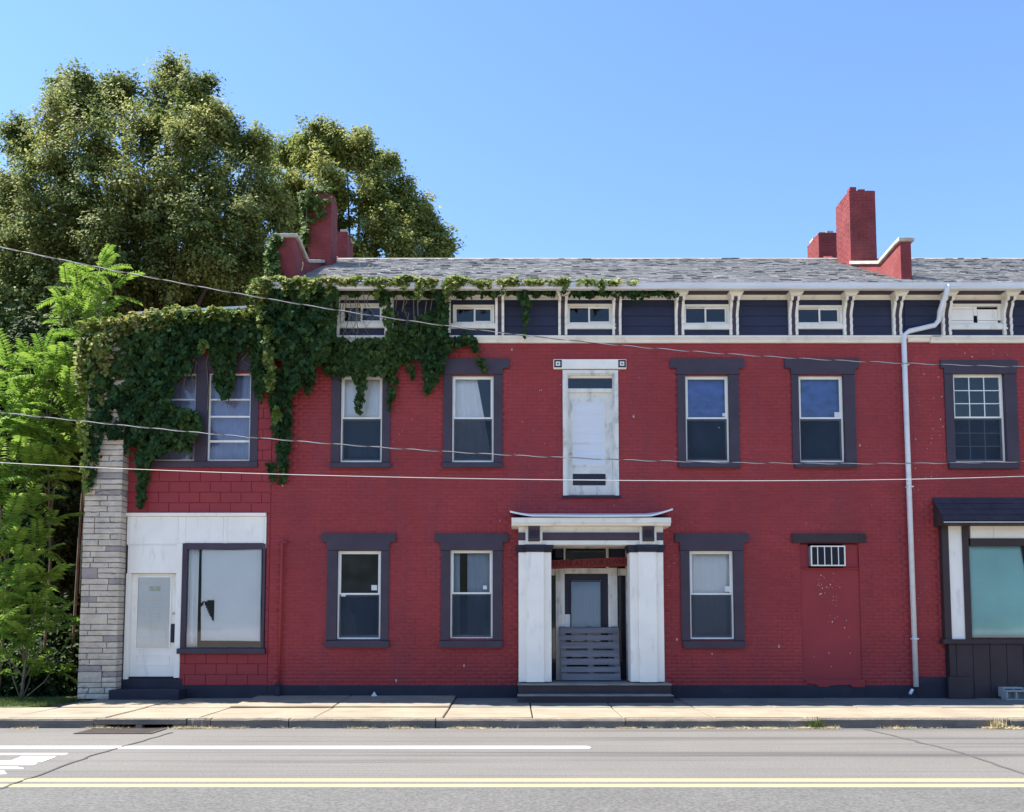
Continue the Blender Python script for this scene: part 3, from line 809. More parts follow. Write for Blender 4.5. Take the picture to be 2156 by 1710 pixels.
# ------------------------------------------------------------------ roof
def roof(par, x0, x1):
    sl = math.atan2(ZR - ZE, RY + .44)
    prof = [(-.44, ZE), (RY, ZR), (2 * RY + .44, ZE), (2 * RY + .44, ZE - .06), (RY, ZR - .08), (-.44, ZE - .02)]
    rf = MB().prism_x(prof, x0, x1).build('roof', m_shingle2, par)
    V, Fc = [], []
    L = math.hypot(ZR - ZE, RY + .44)
    nc = 46
    up = Vector((0, math.cos(sl), math.sin(sl))); nr = Vector((0, -math.sin(sl), math.cos(sl)))
    base = Vector((0, -.455, ZE + .002))
    for r in range(nc):
        s0, s1 = L * r / nc - .01, L * (r + 1) / nc + .02
        x = x0 - random.random() * .3
        sag = 0.012 * math.sin(r * .9)
        while x < x1:
            w = random.uniform(.12, .24)
            a, c = max(x, x0), min(x + w - .006, x1)
            if c - a > .02:
                lift = random.uniform(.012, .020) if random.random() > .04 else .035
                d0 = random.uniform(-.018, .018)
                p = [base + up * (s0 + d0 + random.uniform(-.008, .008)) + nr * (lift + random.uniform(-.004, .004)) + Vector((a, 0, 0)),
                     base + up * (s0 + d0 + random.uniform(-.008, .008)) + nr * (lift + random.uniform(-.004, .004)) + Vector((c, 0, 0)),
                     base + up * s1 + nr * .008 + Vector((c, 0, 0)), base + up * s1 + nr * .008 + Vector((a, 0, 0))]
                q = [p[0] - nr * .016, p[1] - nr * .016]
                o = len(V)
                V += [tuple(t) for t in p + q]
                Fc += [(o, o + 1, o + 2, o + 3), (o + 4, o + 5, o + 1, o)]
            x += w
    sh = joinmesh('shingles', V, Fc, m_shingle, rf)
    sh['kind'] = 'stuff'
    MB().prism_x([(RY - .13, ZR - .055), (RY, ZR + .035), (RY + .13, ZR - .055), (RY + .12, ZR - .08), (RY, ZR + .01), (RY - .12, ZR - .08)], x0, x1).build('ridge_cap', m_shingle, rf)
    return rf
def zroof(y): return ZE + (ZR - ZE) * (y + .44) / (RY + .44)
XPR = 8.17
roof(main, XL - .25, XPR + .05)
roof(rightb, XPR + .052, XR)

# parapets with chimneys
def brickbox(name, x0, x1, y0, y1, z0, z1, par, jag=0.0):
    """painted brick block with courses as real relief on front and sides"""
    b = MB().box(x0 + .002, x1 - .002, y0 + .002, y1 - .002, z0, z1)
    bh, bw, j = .0745, .205, .01
    r, z = 0, z0
    while z < z1 - .01:
        zt = min(z + bh - j, z1)
        off = (r % 2) * bw / 2
        for (lo, hi, ax) in ((x0, x1, 'x'), (y0, y1, 'y')):
            p = lo - off
            while p < hi:
                a, c = max(p, lo), min(p + bw - j, hi)
                if c - a > .02:
                    d = random.uniform(0, .005)
                    if ax == 'x': b.box(a, c, y0 - d, y0 + .02, z, zt)
                    else:
                        b.box(x0 - d, x0 + .02, a + .001, c - .001, z, zt); b.box(x1 - .02, x1 + d, a + .001, c - .001, z, zt)
                p += bw
        z += bh; r += 1
    return b.build(name, m_redch, par)

def parapet(par, x0, x1, pierZ, lowY, lowZ, chY, chX, chTop, sm, pier_x):
    """fire wall standing out of the roof: front pier, scooped coping, tall chimney, small chimney behind the ridge"""
    y0 = -.02
    pts = [(y0, zroof(y0) - .1), (y0, pierZ), (y0 + .16, pierZ), (lowY, lowZ), (chY[0] + .02, lowZ + (chY[0] - lowY) * .42),
           (chY[1], lowZ + (chY[0] - lowY) * .42 + .2), (RY + .1, ZR + .12), (RY + .1, ZR - .3)]
    o = MB().prism_x(pts, x0, x1).build('parapet', m_redch, par)
    t = .08
    cop = [(y0 - .05, pierZ), (y0 - .05, pierZ + t), (y0 + .18, pierZ + t), (lowY + .02, lowZ + t), (chY[0], lowZ + (chY[0] - lowY) * .42 + t),
           (chY[0], lowZ + (chY[0] - lowY) * .42), (lowY, lowZ), (y0 + .16, pierZ)]
    MB().prism_x(cop, x0 - .05, x1 + .06).build('coping', m_coping, o, bevel=.012)
    ch = brickbox('chimney', chX[0], chX[1], chY[0], chY[1], zroof(chY[0]) - .1, chTop, par)
    # crumbled top courses
    b = MB()
    for k in range(9):
        xx = chX[0] + (chX[1] - chX[0]) * (k % 3 + .1) / 3; yy = chY[0] + (chY[1] - chY[0]) * (k // 3 + .1) / 3
        b.box(xx + random.uniform(0, .03), xx + .17, yy + .02, yy + .2, chTop, chTop + random.choice([.03, .065, .07, .12]))
    b.build('crumbled_top', m_redch, ch)
    s = brickbox('chimney', sm[0], sm[1], sm[2], sm[3], ZR - .5, sm[4], par)
    b = MB()
    for k in range(6):
        xx = sm[0] + (sm[1] - sm[0]) * (k % 3) / 3
        yy = sm[2] + (sm[3] - sm[2]) * (k // 3) / 2
        b.box(xx + .02, xx + .2, yy + .03, yy + .3, sm[4], sm[4] + random.choice([.0, .02, .05, .07]) + .012)
    b.build('crumbled_top', m_coping, s)
    return o
# right
pz = W(1907, 510, 0).z
parapet(main, 8.06, 8.28, pz, 0.95, W(1862, 556, .95).z, (2.5, 3.35), (8.06, 8.675), W(1818, 402, 2.5).z,
        (8.06, 8.66, 4.55, 5.4, W(1740, 490, 4.55).z), None)
pz = W(604, 502, 0).z
parapet(main, -4.85, -4.50, pz, 0.95, W(640, 553, .95).z, (2.5, 3.2), (-4.86, -4.315), W(675, 410, 2.5).z,
        (-4.95, -4.32, 4.5, 5.3, W(720, 488, 4.5).z), None)

# downspout
ds = [(1994, 600, -.46), (1994, 612, -.46), (1979, 655, -.20), (1977, 674, -.15), (1968, 685, -.12), (1914, 697.5, -.10), (1905, 706, -.09)]
p = [W(x, y, Y) for x, y, Y in ds]
pe = W(1931, 1446, -.09)
pe.x = W(1917, 1085, -.09).x - .0
p[-1].x = pe.x - .02
b = MB().tube(p + [pe], .052, 8)
b.build('downspout', m_gutter, main, smooth=True)
for yy in (768, 1025, 1345):
    q = W(1917, yy, -.09)
    MB().box(pe.x - .062, pe.x + .062, -.145, -.03, q.z - .012, q.z + .012).build('downspout_band', m_gutter, main)
MB().tube([W(1921, 1452, -.15), W(1916, 1461, -.2)], .03, 6).build('downspout_elbow', m_gutter, main)
# ------------------------------------------------------------------ upper middle door
X0, X1, Z0, Z1 = rect(*doorUP)
def R2(x0, x1, y0, y1, Y=0.0): return rect(x0, x1, y0, y1, Y)
a, c, d, e = R2(1196, 1291, 827, 1043, .12)
door = MB().box(a - .02, c + .02, .12, .16, d, e).build('upper_door', m_worn, main)
door['label'] = 'tall white weathered upper door without a balcony'
MB().ring(X0 - .01, X1 + .01, Z0, Z1, .075, -.035, .02, wb=.001).build('casing', m_worn, door, bevel=.006)
MB().ring(X0 + .065, X1 - .065, Z0, Z1 - .06, .035, .003, .13, wb=.001).build('inner_casing', m_worn, door)
L = R2(1165, 1318, 758, 778)
lt = MB().box(L[0], L[1], -.055, .02, L[2], L[3]).build('lintel', m_white, door, bevel=.006)
for xq in (1174.5, 1309):
    q = W(xq, 767.5); z = q.z
    b = MB(); b.ring(q.x - .078, q.x + .078, z - .078, z + .078, .032, -.060, -.050); b.build('corner_block', m_base, door)
    MB().box(q.x - .016, q.x + .016, -.060, -.050, z - .016, z + .016).build('corner_block', m_base, door)
MB().box(X0 - .03, X1 + .05, -.05, .13, Z0 - .045, Z0 - .002).build('threshold', m_base, door)
t = R2(1196, 1286, 797, 819, .10)
MB().box(X0 + .1, X1 - .1, .10, .105, t[2], t[3]).build('transom_pane', g_up, door)
MB().box(X0 + .1, X1 - .1, .06, .15, t[2] - .075, t[2]).build('transom_bar', m_worn, door, bevel=.005)
MB().box(X0 + .1, X1 - .1, .06, .15, t[3], Z1 - .09).build('transom_head', m_cream, door)
pp = R2(1206, 1272, 847, 979, .12)
MB().ring(pp[0] - .03, pp[1] + .03, pp[2] - .03, pp[3] + .03, .03, .105, .122).build('panel_moulding', m_worn, door)
v, f = [], []
ny, nx = 40, 12
for j in range(ny + 1):
    for i in range(nx + 1):
        tt, s = j / ny, i / nx
        buck = (.010 * math.sin(tt * 40 + 2 * s) * max(0, tt - .55) * 2) + .004 * math.sin(tt * 13)
        v.append((pp[0] + (pp[1] - pp[0]) * s, .114 - abs(buck) , pp[3] + (pp[2] - pp[3]) * tt))
for j in range(ny):
    for i in range(nx):
        if j == 26 and i < 6: continue
        q = j * (nx + 1) + i
        f.append((q, q + nx + 1, q + nx + 2, q + 1))
MB().add(v, f).build('paper_panel', m_paper, door, smooth=True)
lp = R2(1206, 1275, 998, 1022, .12)
zmid = (lp[2] + lp[3]) / 2
MB().box(lp[0], lp[1], .112, .121, lp[2], zmid - .008).build('dark_panel', m_base, door)
MB().box(lp[0], lp[1], .112, .121, zmid + .008, lp[3]).build('dark_panel', m_base, door)
k = W(1198, 956, .1)
MB().tube([(k.x + .02, .115, k.z), (k.x + .02, .07, k.z), (k.x + .05, .06, k.z - .01)], .012, 6).build('door_handle', m_metal, door)

# ------------------------------------------------------------------ portico
YC = -.46
E0, E1, EZ0, EZ1 = R2(1092, 1396, 1106, 1147, YC)
port = MB().box(E0, E1, YC, .0, EZ0, EZ1).build('portico', m_cream, main)
port['label'] = 'white square-columned entrance portico with dark capitals'
q = R2(1092, 1396, 1121.5, 1138, YC)
MB().prism_x([(YC - .004, q[2]), (YC - .03, q[2] + .02), (YC - .03, q[3] - .05), (YC - .045, q[3] - .03), (YC - .045, q[3]), (YC + .01, q[3]), (YC + .01, q[2])], E0 - .008, E1 + .008).build('dark_band', m_plum, port)
c0 = R2(1077, 1413, 1090, 1106, YC - .22)
MB().prism_x([(YC - .10, c0[2] - .01), (YC - .17, c0[2]), (YC - .19, c0[2] + .04), (YC - .22, c0[2] + .05), (YC - .22, c0[3]), (0, c0[3]), (0, c0[2] - .01)], c0[0], c0[1]).build('cornice', m_cream, port)
# warped metal roof edge
n = 30
v, f = [], []
zt_ = c0[3]
for i in range(n + 1):
    s = i / n
    x = c0[0] - .03 + (c0[1] - c0[0] + .06) * s
    up = .012 + .085 * max(0, (.14 - s) / .14) ** 1.3 + .13 * max(0, (s - .86) / .14) ** 1.2 + .004 * math.sin(s * 9)
    th = .035
    v += [(x, YC - .26, zt_ + up), (x, YC - .26, zt_ + up + th), (x, YC - .20, zt_ + up + th + .004), (x, .0, zt_ + .16 + up * .4), (x, .0, zt_ + .14 + up * .4), (x, YC - .25, zt_ + up + .004)]
    if i:
        o = (i - 1) * 6
        f += [(o + j, o + 6 + j, o + 6 + (j + 1) % 6, o + (j + 1) % 6) for j in range(6)]
f += [(0, 1, 2, 3, 4, 5), tuple(n * 6 + j for j in (5, 4, 3, 2, 1, 0))]
MB().add(v, f).build('metal_roof_edge', m_gutter, port)
MB().prism_x([(YC - .19, zt_ + .004), (0, zt_ + .13), (0, zt_ + .004)], c0[0] + .02, c0[1] - .02).build('portico_roof', m_base, port)
for i, (xo0, xo1) in enumerate(((1092, 1161), (1327, 1398))):
    xa, xb_, z0, z1 = R2(xo0, xo1, 1163, 1436, YC + .05)
    w = xb_ - xa
    o = MB().box(xa, xb_, YC + .05, -.02, z0, z1).build('column', m_white, port, bevel=.005)
    MB().box(xa + w * .24, xb_ - w * .23, YC - .03, YC + .055, z0, z1 + .002).build('shaft', m_white, o, bevel=.005)
    zc0, zc1 = z1, EZ0
    b = MB()
    for (g, za, zb) in ((.012, 0, .34), (.028, .345, .62), (.045, .625, .995)):
        za, zb = zc0 + (zc1 - zc0) * za, zc0 + (zc1 - zc0) * zb
        b.box(xa - g, xb_ + g, YC + .05 - g, -.02, za, zb)
        b.box(xa + w * .24 - g, xb_ - w * .23 + g, YC - .03 - g, YC + .052 - g, za, zb - .001)
    b.build('capital', m_base, o)
    # console block in the entablature
    xm = (xa + xb_) / 2 + (.02 if i else -.02)
    b = MB().box(xm - .165, xm + .165, YC - .055, YC + .01, EZ0 + .001, c0[2] - .012)
    b.build('console_block', m_cream, port)
    zc, zd = EZ0 + .06, c0[2] - .012
    pr = [(YC - .055, zc), (YC - .10, zc), (YC - .12, zc + .02), (YC - .12, zc + .06), (YC - .10, zc + .09), (YC - .11, zc + .2), (YC - .15, zd), (YC - .055, zd)]
    cn = MB().prism_x(pr, xm - .115, xm + .115).build('console', m_plum, port, bevel=.006)
    for s in (-.075, -.025, .025, .075):
        MB().box(xm + s - .010, xm + s + .010, YC - .128, YC - .09, zc + .10, zd - .01).build('flute', m_base, port)
# steps
YP = -.62
p0 = R2(1091, 1413, 1440, 1461, YP)
zst = p0[3]
st = MB().box(p0[0], p0[1], YP + .01, .45, -.02, zst - .03).build('platform', m_brown, port, bevel=.006)
MB().box(p0[0] - .01, p0[1] + .015, YP - .015, .45, zst - .03, zst).build('tread', m_tread, port, bevel=.006)
YS = -.93
p1 = R2(1090, 1418, 1464, 1482, YS)
MB().box(p1[0], p1[1], YS, YP + .008, -.08, p1[3] - .02).build('step', m_brown, port, bevel=.008)
MB().box(p1[0] - .006, p1[1] + .006, YS - .012, YP + .009, p1[3] - .02, p1[3]).build('tread', m_tread, port, bevel=.005)
# recess behind the columns
H = hole_of(entry)
YD = .42
b = MB()
b.box(H[0] - .02, H[0] + .02, .33, .9, 0, H[3] + .1); b.box(H[1] - .02, H[1] + .02, .33, .9, 0, H[3] + .1)
b.box(H[0] - .02, H[1] + .02, .33, .9, H[3], H[3] + .05)
b.build('entry_reveal', m_dark, port)
MB().box(H[0] + .021, H[1] - .021, .80, .84, zst, H[3] - .002).build('entry_back', m_dark, port)
MB().box(H[0] + .021, H[1] - .021, .452, .80, zst - .06, zst - .004).build('entry_floor', m_tread, port)
def DR(c0_, c1_, r0, r1, Y=YD):     # crop of the entrance: pixels of a 2.715x view at 1450,1450
    return R2((1450 + c0_ / 2.715) / 1.3915, (1450 + c1_ / 2.715) / 1.3915, (1450 + r0 / 2.715) / 1.3915, (1450 + r1 / 2.715) / 1.3915, Y)
ed = DR(556, 902, 625, 1470)
edoor = MB().box(ed[0], ed[1], YD + .05, YD + .09, zst, ed[3]).build('entrance_door', m_base, main)
edoor['label'] = 'dark entrance door with curtained glass behind the pallet'
gl = DR(608, 843, 690, 1320)
MB().box(gl[0], gl[1], YD + .030, YD + .034, gl[2], gl[3]).build('pane', g_up, edoor)
MB().ring(gl[0] - .02, gl[1] + .02, gl[2] - .02, gl[3] + .02, .02, YD + .022, YD + .05).build('glazing_bead', m_base, edoor)
for (q0, q1) in ((485, 556), (903, 976)):
    q = DR(q0, q1, 580, 1450)
    pil = MB().box(q[0], q[1], YD, YD + .10, zst, q[3]).build('pilaster', m_worn, edoor, bevel=.004)
    xm = (q[0] + q[1]) / 2
    MB().ring(xm - .055, xm + .055, zst + .4, q[3] - .12, .014, YD - .010, YD + .003).build('panel_bead', m_worn, edoor)
    MB().ring(xm - .022, xm + .022, zst + .45, q[3] - .17, .010, YD - .008, YD + .003).build('panel_bead', m_worn, edoor)
q = DR(556, 903, 583, 626)
MB().box(q[0] + .002, q[1] - .002, YD + .015, YD + .1, q[2], q[3]).build('door_head', m_worn, edoor, bevel=.004)
q = DR(450, 1060, 405, 425)
MB().box(H[0] + .03, H[1] - .03, YD + .01, YD + .1, q[2], q[3] + .05).build('transom_head', m_worn, edoor)
for (q0, q1) in ((548, 560), (885, 905), (1040, 1062)):
    q = DR(q0, q1, 425, 580)
    MB().box(q[0], q[1], YD + .02, YD + .1, q[2], q[3]).build('transom_mullion', m_worn, edoor)
q = DR(560, 886, 425, 520)
MB().box(q[0], q[1], YD + .06, YD + .065, q[2] - .2, q[3]).build('transom_pane', g_up, edoor)
for (q0, q1) in ((478, 546), (908, 1038)):
    q = DR(q0, q1, 425, 500)
    MB().bbox(q[0], q[1], YD + .05, YD + .07, q[2], q[3], .015).build('transom_panel', m_navy, edoor)
for (q0, q1) in ((446, 484), (978, 1046)):
    q = DR(q0, q1, 640, 1330)
    MB().box(max(q[0], H[0] + .022), min(q[1], H[1] - .022), YD + .06, YD + .065, q[2], q[3]).build('sidelight_pane', g_dirty, edoor)
    q = DR(q0, q1, 1330, 1460)
    MB().box(max(q[0], H[0] + .022), min(q[1], H[1] - .022), YD + .04, YD + .08, zst, q[3]).build('sidelight_panel', m_base, edoor)
    q = DR(q0, q1, 585, 640)
    MB().box(max(q[0], H[0] + .022), min(q[1], H[1] - .022), YD + .03, YD + .08, q[2], q[3]).build('sidelight_head', m_worn, edoor)
q = DR(1046, 1064, 585, 1460)
MB().box(q[0], min(q[1], H[1] - .022), YD + .01, YD + .09, zst, q[3]).build('sidelight_post', m_worn, edoor)
q = DR(558, 606, 950, 1060)
MB().box(q[0], q[1], YD + .040, YD + .050, q[2], q[3]).build('lock_plate', m_sticker, edoor)
q = DR(610, 842, 692, 1318, YD + .2)
tag(sheet('curtain', [((1450 + 604 / 2.715) / 1.3915, (1450 + 680 / 2.715) / 1.3915), ((1450 + 846 / 2.715) / 1.3915, (1450 + 680 / 2.715) / 1.3915),
                      ((1450 + 846 / 2.715) / 1.3915, (1450 + 1330 / 2.715) / 1.3915), ((1450 + 604 / 2.715) / 1.3915, (1450 + 1330 / 2.715) / 1.3915)],
          YD + .045, m_curtg, 'grey-blue pleated curtain behind the glass of the entrance door', 'curtain', .004, 9, 60))

# sign board nailed across the entrance, and a pallet leaning in it
Ys = .02
sp = [W((1600 + x / 8.292) / 1.3915, (1600 + y / 8.292) / 1.3915, Ys) for x, y in ((60, 348), (2140, 262), (2140, 478), (60, 562))]
u = (sp[1] - sp[0]).normalized(); dn = (sp[3] - sp[0]).normalized()
wd, hg = (sp[1] - sp[0]).length, (sp[3] - sp[0]).length
tl, tr_, br, bl = sp
nt = [tl.lerp(tr_, t) for t in (.255, .265, .29, .30)]
prof = [tl, nt[0], nt[1] + dn * .030, nt[2] + dn * .026, nt[3], tr_, br, bl]
sg = root('sign_board', tuple(bl), 'dark red handwritten warning board nailed across the entrance', 'sign')
MB().prism_y([(p_.x, p_.z) for p_ in prof], Ys, Ys + .02).build('board', m_sign, sg)
cu = bpy.data.curves.new('lettering', 'FONT'); cu.body = 'ENTER AT YOUR OWN RISK'; cu.size = .155; cu.extrude = .001; cu.space_character = 1.02
to = bpy.data.objects.new('lettering_source', cu); COL.objects.link(to)
bpy.context.view_layer.update()
me = bpy.data.meshes.new_from_object(to.evaluated_get(bpy.context.evaluated_depsgraph_get()))
bpy.data.objects.remove(to)
co = np.zeros(len(me.vertices) * 3); me.vertices.foreach_get('co', co); co = co.reshape(-1, 3)
ox = co[:, 0] / co[:, 0].max() * (wd * 1.02) + .075
out = np.array([np.array(bl + u * float(x) - dn * float(.045 + y)) for x, y in zip(ox, co[:, 1])])
keep_c = out.mean(0)
out[:, 1] = Ys - .003 + (co[:, 2] - co[:, 2].max()) * 1.0
me.vertices.foreach_set('co', (out - keep_c).ravel()); me.materials.clear(); me.materials.append(m_black); me.update()
lo = place('lettering', me, Vector([float(t) for t in keep_c]), sg)

pal = root('pallet', tuple(W(1243, 1428, -.05)), 'grey weathered wooden pallet leaning against the entrance door', 'pallet')
zA, zB_ = zst + .015, W(1240, (1450 + 1055 / 2.715) / 1.3915, .26).z
yA, yB = .02, .30
def PP(s, t, dpt):          # s across, t up along the leaning face, dpt towards viewer
    q0, q1 = DR(527, 1003, 1440, 1442, yA), DR(513, 977, 1055, 1057, yB)
    xl = q0[0] + (q1[0] - q0[0]) * t; xr = q0[1] + (q1[1] - q0[1]) * t
    ang = math.atan2(yB - yA, zB_ - zA)
    return Vector((xl + (xr - xl) * s, yA + (yB - yA) * t - dpt * math.cos(ang), zA + (zB_ - zA) * t - dpt * -math.sin(ang) * -1))
def pbox(name, s0, s1, t0, t1, d0, d1, mat):
    c = [PP(s, t, d_) for d_ in (d1, d0) for (s, t) in ((s0, t0), (s1, t0), (s1, t1), (s0, t1))]
    return MB().add(c, [(0,1,2,3),(7,6,5,4),(0,4,5,1),(1,5,6,2),(2,6,7,3),(3,7,4,0)]).build(name, mat, pal, bevel=.003)
rows = [(1055, 1100), (1107, 1152), (1158, 1212), (1219, 1272), (1278, 1330), (1336, 1382), (1386, 1440)]
for i, (ra, rb) in enumerate(rows):
    t1_, t0_ = 1 - (ra - 1052) / 385, 1 - (rb - 1060) / 385
    pbox('slat', random.uniform(0, .008), 1 - random.uniform(0, .008), t0_, t1_, 0, .02 + random.uniform(0, .004), m_pallet)
for s in (.0, .46, .90):
    pbox('stringer', s + .003, s + .10, 0.002, .998, -.09, -.001, m_pallet)
for t_ in (.02, .45, .86):
    pbox('back_slat', .01, .99, t_, t_ + .12, -.11, -.091, m_pallet)

# ------------------------------------------------------------------ blocked doorway with air conditioner
Bq = hole_of(blocked)
pn = R2(1690, 1812, 1196, 1432, .02)
bd = MB().box(Bq[0], Bq[1], .028, .10, Bq[2], pn[3]).build('blocked_doorway', m_redblk, main)
bd['label'] = 'doorway filled in and painted red under the air conditioner'
L = R2(1666, 1822, 1124, 1143)
lt = MB().box(L[0], L[1], -.05, .03, L[2], L[3]).build('lintel', m_brown, bd, bevel=.006)
for x in (L[0] + .09, L[1] - .09):
    MB().ring(x - .07, x + .07, (L[2] + L[3]) / 2 - .07, (L[2] + L[3]) / 2 + .07, .02, -.058, -.048).build('corner_block', m_brown, bd)
    MB().ring(x - .028, x + .028, (L[2] + L[3]) / 2 - .028, (L[2] + L[3]) / 2 + .028, .010, -.056, -.048).build('corner_block', m_brown, bd)
r_ = hole_of((1692, 1808, 1146, 1195))
ac = R2(1707, 1780, 1149, 1192, -.10)
for (x0_, x1_) in ((Bq[0] + .002, ac[0] - .006), (ac[1] + .006, Bq[1] - .002)):
    MB().box(x0_, x1_, .045, .10, pn[3], r_[3]).build('infill_panel', m_redblk, bd)
MB().box(r_[0], r_[1], -.015, .05, pn[3] - .02, pn[3] - .002).build('ledge', m_redblk, bd)
sl_ = R2(1698, 1822, 1431, 1447, -.05)
prof = [(sl_[0], sl_[3]), (sl_[1], sl_[3]), (sl_[1], sl_[2] - .0), (sl_[1] - .25, sl_[2]), (sl_[1] - .3, sl_[2] + .05), (sl_[0] + .5, sl_[2] + .03), (sl_[0] + .42, sl_[2]), (sl_[0] + .25, sl_[2] + .01), (sl_[0] + .2, sl_[2] + .06), (sl_[0], sl_[2] + .08)]
MB().prism_y(prof[::-1], -.035, .002).build('sill', m_redblk, bd)
acr = root('air_conditioner', tuple(W(1744, 1192, -.1)), 'small white air conditioner in the blocked doorway', 'air conditioner')
MB().box(ac[0] + .004, ac[1] - .004, -.09, .45, ac[2] + .004, ac[3] - .004).build('housing', m_metal, acr)
MB().ring(ac[0], ac[1], ac[2], ac[3], .026, -.11, -.085).build('front_frame', m_vinyl, acr, bevel=.004)
MB().box(ac[0] + .026, ac[1] - .026, -.094, -.0905, ac[2] + .026, ac[3] - .026).build('coil', m_dark, acr)
for k in range(1, 5):
    x = ac[0] + (ac[1] - ac[0]) * (k + .0) / 5
    MB().box(x - .008, x + .008, -.106, -.093, ac[2] + .026, ac[3] - .026).build('grille_bar', m_vinyl, acr)

# ------------------------------------------------------------------ annex
AX0, AX1 = W(258, 1200).x, XL - .004
AZ1 = W(400, 686).z
def AC(x): return (200 + x / 2.85) / 1.3915
def AY(y): return (1450 + y / 2.85) / 1.3915
front = (AX0, W(560, 1250).x, W(300, 1444).z, W(400, 1080).z)
doorhole = (AX0 + .01, W(380, 1300).x, W(320, 1444).z, W(400, 1080).z)
shopwin = (W(380, 1250).x + .0, W(559, 1250).x, W(450, 1377).z, W(400, 1080).z)
aw = [(322, 411, 785.5, 970), (437.5, 527, 785.5, 970)]
ah = [hole_of(x_, .01) for x_ in aw]
wall_holes('wall', AX0, AX1, 0, AZ1, .012, .30, ah + [doorhole, shopwin], m_redback, annex)
bw_, bh_ = .42, .217
z = W(450, 1443).z
r = 0
ah2 = ah + [doorhole, shopwin]
while z < AZ1 - .02:
    zt_ = min(z + bh_ - .010, AZ1)
    # cut rows exactly at opening edges so that blocks fit round them
    zs = sorted({z, zt_} | {h[i] for h in ah2 for i in (2, 3) if z + .012 < h[i] < zt_ - .012})
    for za, zb in zip(zs[:-1], zs[1:]):
        for p_, q_ in rows_cut(AX0 + .005, AX1 - .005, ah2, za, zb):
            x = AX0 + .06 - bw_ + (r % 2) * bw_ / 2
            while x < q_:
                u0, u1 = max(x, p_), min(x + bw_ - .010, q_)
                if u1 - u0 > .02:
                    MB().bbox(u0, u1, -.002 - random.random() * .005, .014, za, zb, .006).build('block', m_redblk, annex)
                x += bw_
    z += bh_; r += 1
MB().bbox(W(382, 1450).x, AX1, -.02, .0, -.05, W(450, 1443.5).z, .006).build('base_band', m_base, annex)
b = MB().box(AX0 + .002, AX0 + .3, .305, 7.0, 0, AZ1); b.box(AX0 + .002, AX1, 7.0, 7.3, 0, AZ1)
b.build('rear_wall', m_redback, annex)
MB().box(AX0 + .31, AX1 - .01, 1.9, 2.0, 0, AZ1 - .2).build('inner_wall', m_room, annex)
MB().box(AX0 + .305, AX1 - .01, .31, 1.89, 3.05, 3.2).build('inner_floor', m_room, annex)
MB().prism_x([(-.06, AZ1), (-.06, AZ1 + .06), (7.4, AZ1 + .12), (7.4, AZ1)], AX0 - .3, AX1).build('roof', m_shingle2, annex)
q = W(283, 663, .2); q2 = W(520, 650, .2)
MB().add([(q.x, .16, q.z), (q2.x, .16, q2.z), (q2.x, .16, q2.z + .05), (q.x, .16, q.z + .05), (q.x, .22, q.z), (q2.x, .22, q2.z), (q2.x, .22, q2.z + .05), (q.x, .22, q.z + .05)],
         [(0,1,2,3),(7,6,5,4),(3,2,6,7),(0,4,5,1),(1,5,6,2),(0,3,7,4)]).build('roof_flashing', m_gutter, annex)
b = MB().box(q.x, AX1, .17, .21, AZ1, q.z - .002); b.build('parapet_board', m_dark, annex)
# upper double window of the annex
ay = [785.5, 970]
win = MB()
for fr in aw:
    X0, X1, Z0, Z1 = rect(*fr)
    win.ring(X0, X1, Z0, Z1, .03, .05, .12)
win = win.build('double_window', m_vinyl, annex)
LQ = R2(306, 545, 748, 782); MB().box(LQ[0], LQ[1], -.04, .03, LQ[2], LQ[3]).build('lintel', m_plum, win, bevel=.005)
for x0_, x1_ in ((308, 321), (411.5, 437), (527.5, 544)):
    q = R2(x0_, x1_, 782, 973); MB().box(q[0], q[1], -.025, .12, q[2], q[3] - .002).build('jamb', m_plum, win, bevel=.004)
q = R2(318, 543, 973, 984.5); MB().prism_x([(-.07, q[2]), (-.07, q[3] - .01), (.1, q[3] + .005), (.1, q[2])], q[0] - .06, q[1]).build('sill', m_plum, win)
for fr in aw:
    X0, X1, Z0, Z1 = rect(*fr)
    for yy, hh in ((840, .03), (876, .035), (928, .045)):
        zc = W(450, yy).z; MB().box(X0 + .03, X1 - .03, .06, .085, zc - hh / 2, zc + hh / 2).build('rail', m_vinyl, win)
    MB().box(X0 + .03, X1 - .03, .09, .094, Z0 + .03, Z1 - .03).build('pane', g_up, win)
sheet('curtain', [(436, 783), (529, 783), (529, 972), (436, 972)], .2, m_curtl, 'lavender curtain in the right window of the ivy-covered annex', 'curtain', .012, 8, 60)
sheet('curtain', [(320, 783), (412, 783), (412, 972), (320, 972)], .2, m_curtl, 'lavender curtain in the left annex window half hidden by ivy', 'curtain', .012, 8, 60)
# storefront
f0 = -.03
S = R2(265, 560, 1080, 1087, f0)
store = MB().box(S[0], S[1], f0 - .02, .05, S[2], S[3]).build('storefront', m_white, annex, bevel=.004)
def SB(name, x0_, x1_, y0_, y1_, Y0, Y1, mat, bev=.003):
    q = R2(AC(x0_), AC(x1_), AY(y0_), AY(y1_), Y0)
    return MB().box(q[0], q[1], Y0, Y1, q[2], q[3]).build(name, mat, store, bevel=bev)
SB('panel', 524, 918, 181, 412, -.008, .03, m_white)
SB('panel', 980, 1294, 181, 403, -.008, .03, m_white)
SB('panel', 1326, 1634, 181, 403, -.008, .03, m_white)
SB('post', 919, 978, 181, 404, -.024, .03, m_white)
SB('post', 1295, 1325, 181, 404, -.020, .03, m_white)
SB('post', 1635, 1652, 181, 445, -.026, .03, m_white)
SB('post', 490, 523, 181, 414, -.024, .03, m_white)
SB('rail', 496, 919, 413, 424, -.022, .03, m_white)
SB('panel', 496, 916, 425, 654, -.016, .03, m_white)
SB('post', 470, 508, 655, 1540, -.026, .10, m_white)
SB('post', 893, 940, 405, 1528, -.026, .10, m_white)
